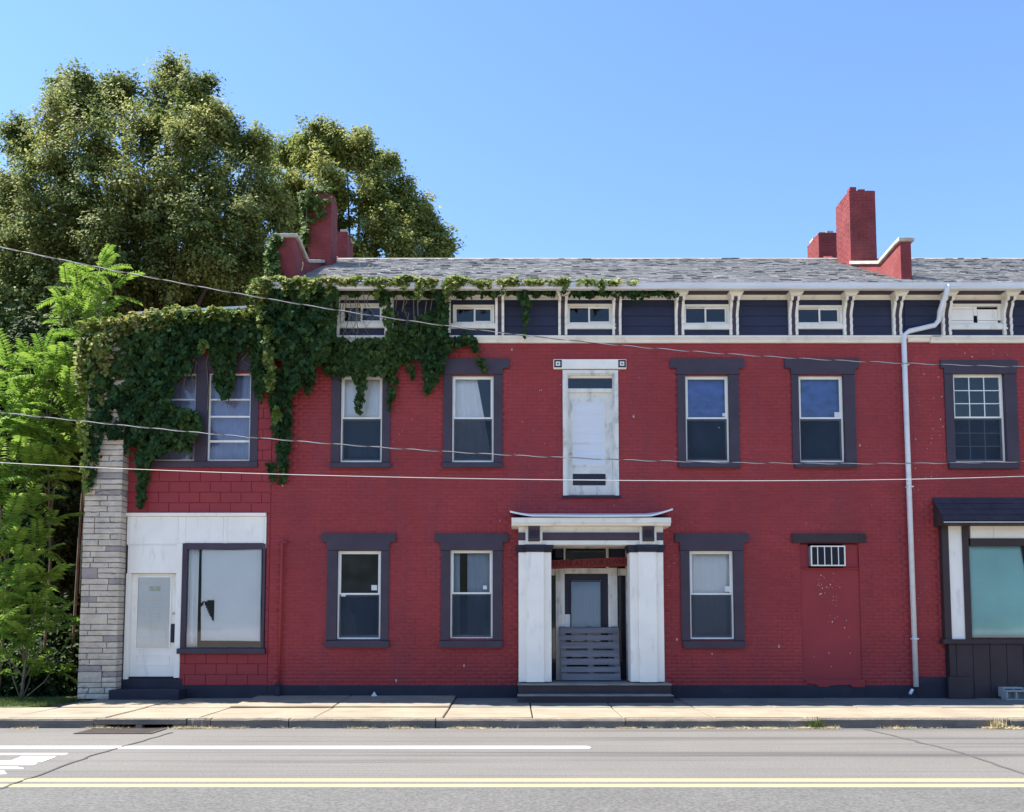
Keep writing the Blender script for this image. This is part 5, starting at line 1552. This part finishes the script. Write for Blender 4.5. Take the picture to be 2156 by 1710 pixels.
def sumac(label, base, heads):
    bx, by = base
    t = root('sumac_sapling', (bx, by, -.004), label, 'sapling', 'sumac saplings left of the stone pier')
    st_ = MB()
    hp_ = [W(x, y, Y_) for (x, y, Y_, n, sc) in heads]
    top = max(hp_, key=lambda p_: p_.z)
    tr0 = [Vector((bx, by, -.05)), Vector((bx + .08, by, top.z * .4)), top]
    def along(z_):
        k_ = min(max((z_ + .05) / (top.z + .05), 0), 1)
        return tr0[0].lerp(tr0[1], k_ / .4) if k_ < .4 else tr0[1].lerp(tr0[2], (k_ - .4) / .6)
    st_.tube([tuple(along(top.z * k_ / 8)) for k_ in range(9)], [.034 - .003 * k_ for k_ in range(9)], 6)
    for (x, y, Y_, n, sc), c in zip(heads, hp_):
        a_ = along(c.z - 1.0 - random.random() * .4)
        if c is not top:
            st_.tube([tuple(a_), tuple(a_.lerp(c, .6) + Vector((0, 0, -.12))), tuple(c)], [.016, .012, .006], 5)
        for k in range(n):
            az = 2 * math.pi * (k + random.random() * .7) / n
            el = R(random.uniform(-12, 48)) if k < n - 2 else R(random.uniform(50, 75))
            o = bpy.data.objects.new('frond', random.choice(FR)); COL.objects.link(o); o.parent = t
            q = Quaternion((0, 0, 1), az) @ Quaternion((0, 1, 0), -el) @ Quaternion((1, 0, 0), random.uniform(-.35, .35))
            s = sc * random.uniform(.8, 1.2)
            o.matrix_basis = Matrix.LocRotScale(c - Vector((bx, by, -.004)) - Vector((0, 0, random.uniform(0, .35))), q, (s, s, s))
    st_.build('stem', m_stem, t, smooth=True)
sumac('tallest bright green sumac sapling reaching above the annex roof', (W(150, 1400, 1.1).x, 1.1),
      [(210, 565, 1.0, 9, .72), (230, 610, .9, 8, .7), (165, 610, .9, 9, .75), (205, 645, .8, 9, .75), (140, 600, 1.2, 8, .7), (180, 690, .7, 9, .8), (140, 650, 1.0, 7, .7)])
sumac('broad bright sumac sapling left of the ivy corner', (W(90, 1400, .8).x, .8),
      [(60, 765, .6, 10, .9), (115, 790, .5, 10, 1.1), (140, 850, .4, 9, 1.0), (80, 850, .3, 10, 1.1), (40, 830, .7, 8, .9), (150, 760, .6, 8, .9), (105, 920, .2, 9, 1.0), (120, 985, .4, 7, .9), (20, 780, .9, 8, .9), (150, 930, .3, 6, .8), (60, 910, .1, 9, 1.0), (95, 740, .7, 7, .8)])
sumac('sumac sapling cut off by the left picture edge at mid height', (W(0, 1400, .3).x, .3),
      [(10, 890, .2, 10, 1.0), (-30, 840, .3, 8, 1.0), (35, 970, .0, 10, 1.0), (0, 1040, .1, 9, 1.0), (60, 1050, .0, 9, 1.0), (20, 1130, -.1, 9, 1.0), (100, 1080, .3, 6, .8), (70, 980, .1, 9, 1.0), (-20, 960, .0, 8, 1.0), (80, 1150, .2, 8, .9), (-10, 1110, -.1, 8, 1.0), (45, 1185, 0, 8, .9)])
sumac('low bright sumac sapling near the sidewalk grass', (W(40, 1430, -.2).x, -.1),
      [(35, 1215, -.3, 10, 1.0), (75, 1255, -.3, 9, .9), (10, 1270, -.3, 8, .9), (110, 1300, -.1, 7, .8), (60, 1330, -.2, 8, .8), (15, 1370, -.1, 7, .8), (125, 1390, .1, 5, .7), (-20, 1200, -.2, 8, 1.0), (-10, 1320, -.2, 8, .9), (95, 1215, 0, 6, .8), (40, 1290, -.4, 7, .8), (70, 1400, .1, 6, .7)])

# ------------------------------------------------------------------ ivy
def poly_pts(P, n):
    P = np.array(P, float); lo_, hi_ = P.min(0), P.max(0)
    out = []
    PL = [tuple(p) for p in P]
    while len(out) < n:
        for x, y in rng.uniform(lo_, hi_, (n, 2)):
            if inpoly(x, y, PL): out.append((x, y))
    return np.array(out[:n])
def area(P):
    return abs(sum(P[i - 1][0] * P[i][1] - P[i][0] * P[i - 1][1] for i in range(len(P)))) / 2
class Ivy:
    def __init__(s): s.P, s.N, s.T, s.S = [], [], [], []
    def region(s, poly, Yn, Yf, dens=1.0, leaf=.12, up=.35, gap=-1.05):
        n = int(area(poly) * .30 * dens)
        xy = poly_pts(poly, n)
        gp_ = np.sin(xy[:, 0] * .23 + xy[:, 1] * .05) + np.sin(xy[:, 1] * .19 - xy[:, 0] * .07 + 2) + .8 * np.sin((xy[:, 0] + xy[:, 1]) * .11 + 1) + rng.normal(size=n) * .5
        if gap is not None: xy = xy[gp_ > gap]; n = len(xy)
        if n == 0: return s
        # lumpy thickness
        fx = np.sin(xy[:, 0] * .11) * np.sin(xy[:, 1] * .09 + 1.3) * .5 + .5
        Y_ = Yf + (Yn - Yf) * (rng.random(n) ** .6) * (.45 + .55 * fx)
        pts = np.array([W(x, y, q) for (x, y), q in zip(xy, Y_)])
        pts += rng.normal(size=pts.shape) * .02
        s.P.append(pts)
        s.N.append(np.array([0, -.75, up]) + rng.normal(size=(n, 3)) * .42)
        s.T.append(np.array([0, -.25, -1.0]) + rng.normal(size=(n, 3)) * .45)
        s.S.append(leaf * rng.uniform(.6, 1.25, n))
        return s
    def strand(s, pts, width, Yn, Yf, dens=1.0, leaf=.11, up=.35):
        pts = np.array(pts, float)
        for a_, b_, wa, wb in zip(pts[:-1], pts[1:], width[:-1], width[1:]):
            d = b_ - a_; nrm = np.array([-d[1], d[0]]) / (np.linalg.norm(d) + 1e-6)
            s.region([tuple(a_ + nrm * wa), tuple(b_ + nrm * wb), tuple(b_ - nrm * wb), tuple(a_ - nrm * wa)], Yn, Yf, dens, leaf, up)
        return s
    def volume(s, lo_, hi_, n, leaf=.12, up=.8):
        p = rng.uniform(lo_, hi_, (n, 3)); s.P.append(p)
        s.N.append(np.array([0, -.3, up]) + rng.normal(size=(n, 3)) * .5)
        s.T.append(np.array([0, -.5, -.6]) + rng.normal(size=(n, 3)) * .6)
        s.S.append(leaf * rng.uniform(.6, 1.25, n)); return s
    def build(s, name, mat, par):
        return leaves(name, np.concatenate(s.P), np.concatenate(s.N), np.concatenate(s.T), np.concatenate(s.S), mat, par, aspect=.8, fold=.3)

iv = root('ivy', (W(330, 1000).x, -.1, W(330, 1070).z), 'dense green ivy draped over the annex roof edge and window', 'ivy', 'ivy on the building')
I = Ivy()
I.region([(170, 712), (230, 688), (290, 672), (400, 660), (530, 654), (548, 700), (540, 722), (480, 718), (430, 716), (385, 712), (398, 750), (404, 788), (376, 796), (352, 850),
          (376, 862), (416, 874), (421, 911), (401, 931), (371, 944), (325, 960), (310, 985), (288, 975), (295, 931), (262, 924), (229, 922), (227, 898), (196, 880), (184, 773)], -.46, -.04, 1.05, .125)
I.region([(288, 960), (322, 960), (312, 1000), (304, 1040), (299, 1070), (292, 1070), (290, 1000)], -.16, -.03, .8)
I.region([(440, 712), (502, 712), (493, 775), (490, 820), (472, 843), (452, 805), (446, 760)], -.26, -.05, 1.1)
I.region([(522, 690), (585, 690), (566, 790), (548, 842), (534, 815), (528, 750)], -.30, -.05, 1.1)
I.region([(380, 705), (520, 700), (522, 735), (495, 742), (440, 728), (390, 740)], -.3, -.05, .7)
I.region([(178, 870), (222, 880), (208, 960), (192, 1030), (178, 1020), (184, 950)], -.40, -.28, .35)
for (x0_, x1_, y0_, k_, yn) in ((232, 300, 915, 7, -.25), (325, 415, 925, 8, -.25), (400, 520, 718, 8, -.25), (176, 225, 880, 6, -.42)):
    for _ in range(k_):
        x = random.uniform(x0_, x1_); l_ = random.uniform(14, 46)
        I.strand([(x, y0_ - 8), (x + random.uniform(-4, 4), y0_ + l_ * .5), (x + random.uniform(-6, 6), y0_ + l_)], [7, 4.5, 1.5], yn, yn + .12, .9, .105)
I.build('foliage', l_ivy, iv)
I = Ivy()   # fringe along the top and the left corner, sunlight put into its colour
z_ = AZ1
xa, xb_ = W(176, 690, -.3).x, W(545, 660, -.2).x
I.region([(165, 712), (225, 692), (290, 674), (400, 662), (545, 652), (548, 668), (400, 682), (290, 700), (200, 725), (178, 770), (172, 850), (158, 800), (158, 730)], -.50, -.10, .9, .115, .9)
for k_ in range(34):
    s_ = k_ / 33
    xk = xa + (xb_ - xa) * s_ + random.uniform(-.05, .05)
    zk = z_ - .12 + .34 * min(1, s_ / .45) + random.uniform(-.09, .10)
    I.volume((xk - .10, -.42, zk - .22), (xk + .10, .35, zk), 105, .115, 1.0)
I.volume((AX0 - .75, -.40, z_ - 2.0), (AX0 - .35, .9, z_ + .05), 2300, .115, .5)
I.region([(186, 720), (215, 700), (232, 730), (225, 790), (205, 760)], -.55, -.4, .7, .115, .8)
I.region([(420, 715), (436, 720), (430, 745), (421, 748)], -.45, -.4, .7, .11, .8)
I.region([(556, 690), (572, 690), (578, 800), (570, 830), (560, 800), (558, 740)], -.55, -.45, .8, .105, .8)
I.region([(575, 860), (590, 858), (590, 892), (577, 892)], -.3, -.22, .6)
I.region([(165, 880), (190, 890), (188, 1040), (176, 1040)], -.45, -.30, .35)
I.build('sun_toned_foliage', l_ivyl, iv)
b = MB()
for k in range(16):
    x0_ = random.uniform(200, 540); y0_ = random.uniform(690, 720)
    pts = [W(x0_ + random.uniform(-8, 8) * j, y0_ + j * random.uniform(20, 40), -.06 - .03 * random.random()) for j in range(5)]
    b.tube([tuple(p_) for p_ in pts], [.012, .011, .009, .007, .004], 4)
b.tube([tuple(W(168, 1250, -.1)), tuple(W(172, 1150, -.2)), tuple(W(178, 1080, -.25)), tuple(W(176, 1000, -.3)), tuple(W(186, 900, -.3))], .014, 5)
tag(b.build('stems', m_stem, iv), kind='stuff')

iv2 = root('ivy', (W(600, 1000).x, -.1, W(600, 1008).z), 'ivy hanging from the left eaves over the frieze and corner', 'ivy', 'ivy on the building')
I = Ivy()
I.region([(522, 606), (560, 590), (700, 598), (702, 640), (704, 705), (694, 720), (690, 750), (664, 772), (656, 802), (632, 815), (612, 832), (600, 770), (566, 740), (545, 722), (538, 660)], -.64, -.10, 1.05, .12)
I.region([(690, 716), (940, 718), (1000, 708), (985, 722), (940, 742), (930, 760), (870, 754), (856, 763), (821, 770), (809, 791), (751, 793), (718, 787), (681, 754)], -.24, -.05, 1.1, .12)
I.region([(893, 740), (937, 740), (931, 780), (912, 815), (898, 833), (893, 790)], -.24, -.06, 1.2)
I.region([(830, 660), (850, 690), (900, 660), (925, 640), (942, 640), (942, 716), (830, 716)], -.28, -.08, .8)
I.region([(560, 760), (612, 800), (610, 930), (605, 980), (598, 1008), (588, 990), (582, 930), (572, 860)], -.22, -.04, 1.0)
I.strand([(926, 606), (934, 640), (930, 680), (934, 716)], [12, 10, 8, 10], -.5, -.3, 1.0)
I.strand([(800, 606), (815, 650), (828, 700), (815, 720)], [14, 9, 8, 10], -.5, -.25, .8)
I.strand([(757, 790), (762, 815), (755, 850), (757, 873)], [14, 9, 7, 2], -.2, -.1, .8)
I.strand([(815, 778), (826, 800), (824, 835), (820, 862)], [8, 9, 6, 1], -.15, -.05, .8)
I.strand([(975, 706), (998, 722), (1005, 748), (1020, 775), (1030, 790)], [12, 8, 5, 4, 2], -.15, -.06, .8)
I.strand([(1100, 612), (1108, 640), (1105, 680), (1104, 712)], [14, 7, 4, 2], -.45, -.2, .8)
for xx in range(705, 1430, 8):
    if random.random() < .72: I.region([(xx, 608), (xx + 18, 608), (xx + 16, 613 + random.uniform(4, 18)), (xx + 2, 612 + random.uniform(3, 14))], -.40, -.15, .9, .10)
I.strand([(695, 600), (700, 640), (690, 690)], [14, 12, 12], -.55, -.3, 1)
for (x0_, x1_, y0_, k_, yn) in ((612, 665, 792, 7, -.25), (685, 880, 762, 14, -.18), (830, 940, 712, 6, -.22), (568, 610, 985, 4, -.12)):
    for _ in range(k_):
        x = random.uniform(x0_, x1_); l_ = random.uniform(12, 40)
        I.strand([(x, y0_ - 8), (x + random.uniform(-4, 4), y0_ + l_ * .5), (x + random.uniform(-6, 6), y0_ + l_)], [7, 4.5, 1.5], yn, yn + .12, .9, .10)
I.build('foliage', l_ivy, iv2)
I = Ivy()   # growth along the gutter, painted paler in place of sunlight
for x in range(535, 1335, 6):
    hgt = (13 if x < 960 else (9 if x < 1250 else 4)) * (.5 + .5 * abs(math.sin(x * .031) + .5 * math.sin(x * .083)))
    if 900 < x and random.random() < .15: continue
    y0_ = 597 - hgt
    I.region([(x, y0_), (x + 9, y0_), (x + 9, 600), (x, 600)], -.60, -.40, 1.0, .10, 1.0)
for x, l_, w_ in ((545, 60, 14), (565, 34, 16), (600, 30, 14), (640, 46, 20), (655, 30, 15), (690, 36, 12), (790, 40, 12), (800, 18, 16), (850, 20, 8), (880, 40, 16), (905, 26, 14), (940, 44, 14), (960, 22, 8), (1010, 30, 8), (1030, 16, 6), (1060, 26, 6), (1190, 22, 5), (1265, 28, 6), (1310, 14, 5)):
    I.strand([(x, 592), (x + 3, 592 + l_ * .5), (x - 1, 592 + l_)], [w_ * .6, w_ * .5, 1.5], -.60, -.50, .9, .10, .8)
I.region([(516, 606), (548, 588), (562, 600), (556, 640), (552, 690), (545, 690), (536, 650)], -.66, -.3, .9, .11, .7)
I.build('sun_toned_foliage', l_ivyl, iv2)
b = MB()
for k in range(22):
    x0_ = random.uniform(560, 930); y0_ = random.uniform(605, 640)
    pts = [W(x0_ + random.uniform(-6, 6) * j, y0_ + j * random.uniform(14, 34), -.30 + .05 * j) for j in range(5)]
    b.tube([tuple(p_) for p_ in pts], [.010, .009, .008, .006, .004], 4)
tag(b.build('stems', m_stem, iv2), kind='stuff')
iv3 = root('ivy', tuple(W(650, 530, 2.4)), 'ivy climbing the left brick chimney and its front pier', 'ivy', 'ivy on the building')
I = Ivy()
I.strand([(641, 402), (646, 430), (644, 470), (640, 520), (642, 545)], [12, 14, 9, 8, 6], 2.2, 2.7, 1.2, .12, .7)
I.strand([(650, 400), (670, 398), (690, 404), (703, 410)], [9, 8, 9, 8], 2.3, 3.0, 1.1, .12, .8)
I.region([(648, 410), (672, 415), (664, 445), (655, 430)], 2.3, 2.45, 1.0, .11)
I.region([(660, 445), (685, 440), (680, 460), (655, 470)], 2.35, 2.45, .7, .10)
I.region([(668, 420), (702, 420), (690, 432), (675, 430)], 2.35, 2.45, .7, .10)
I.strand([(588, 500), (575, 520), (572, 560), (582, 600)], [13, 15, 13, 15], -.3, .2, 1.2, .11, .6)
I.build('foliage', leafmat('chimney_ivy_leaf', (.03, .07, .02), (.08, .13, .03), (.17, .22, .05), .3), iv3)
MB().tube([tuple(W(640, 545, 2.42)), tuple(W(645, 470, 2.42)), tuple(W(648, 402, 2.42))], .012, 5).build('stem', m_stem, iv3)

# ------------------------------------------------------------------ grass, weeds and litter
def blades(name, centers, n, h, spread, mat, par=None, flat=0.0):
    c = np.array(centers)[rng.integers(0, len(centers), n)]
    p = c + rng.normal(size=(n, 3)) * np.array([spread[0], spread[1], 0])
    d = rng.normal(size=(n, 3)) * np.array([.6, .6, 0]) + np.array([0, 0, 1 - flat])
    d /= np.linalg.norm(d, axis=1, keepdims=True)
    L_ = (h * rng.uniform(.5, 1.3, n))[:, None]
    s = np.cross(d, rng.normal(size=(n, 3))); s /= np.linalg.norm(s, axis=1, keepdims=True)
    w = h * .045
    V = np.stack([p - s * w, p + s * w, p + d * L_], 1).reshape(-1, 3)
    Fc = np.arange(n * 3).reshape(-1, 3)
    return joinmesh(name, V, Fc, mat, par)
cs = [(x, y, -.004) for x in np.linspace(-14, W(165, 1465, -.2).x, 40) for y in (-1.5, -1.2, -.8, -.4)]
tag(blades('yard_grass', cs, 9000, .09, (.15, .14), l_gr), 'rough green grass strip between sidewalk and thicket', 'grass', kind='stuff')
lit = []
for x in np.linspace(-10, 12, 60):
    if random.random() < .55: lit.append((x + random.uniform(-.1, .1), -3.44, ROADZ + .006))
for xf, k in ((95, 3), (300, 4), (330, 5), (540, 10), (575, 9), (620, 6), (700, 3), (1060, 5), (1180, 6), (1350, 6), (1400, 5), (1820, 4), (2060, 5), (2160, 5), (2230, 6), (2340, 7), (2420, 7), (2620, 6), (2890, 9), (2920, 10), (2940, 8)):
    lit += [(KX(xf) + random.uniform(-.1, .1), -3.45 - random.random() * .05, ROADZ + .008) for _ in range(k)]
tag(blades('kerb_litter', lit, 5200, .065, (.10, .028), m_straw, flat=.75), 'dry straw and leaf litter gathered along the kerb', 'litter', kind='stuff')
def weed(xd, yd, Y, h, n, mat, label):
    q = W(xd, yd, Y)
    r0 = root('weed', tuple(q), label, 'weed')
    blades('blades', [tuple(q)], n, h, (.05, .03), mat, r0)
weed(1715, 1531, -3.42, .16, 130, l_gr, 'small green weed growing from the kerb joint')
weed(2098, 1531, -3.42, .16, 160, m_straw, 'dry straw-coloured weed tuft at the right end of kerb')
tall = root('dry_weed', tuple(W(1020, 590, -.4)), 'dry pale weed stalks growing in the gutter', 'weed')
b = MB()
for (x, y0_, x2, y1_) in ((1016, 588, 1020, 548), (1020, 588, 1042, 556), (1024, 588, 1050, 560), (853, 580, 856, 555), (635, 570, 637, 552)):
    a_, c_ = W(x, y0_, -.35), W(x2 - (1020 - 1016) * 80 if x > 1000 else x2, y1_, -.35) if False else W(x2, y1_, -.35)
    b.tube([tuple(a_), tuple(a_.lerp(c_, .6) + Vector((.02, 0, .02))), tuple(c_)], [.006, .005, .010], 4)
b.v = [(x - 2.55 if x > -1.2 else x, y, z) for x, y, z in b.v]
b.build('stalks', m_straw, tall)
sc_ = root('litter_scrap', tuple(W(786, 1462, -.1)), 'crumpled pale scrap lying against the dark base band', 'litter')
q = W(786, 1460, -.12)
v = [(q.x + .09 * math.cos(k * 1.05) * random.uniform(.5, 1.1), -.12 + .04 * math.sin(k * 1.05), .03 + .03 * math.sin(k * 2.1)) for k in range(6)] + [(q.x + .02, -.13, .14)]
MB().add(v, [(k, (k + 1) % 6, 6) for k in range(6)]).build('scrap', m_sticker, sc_)
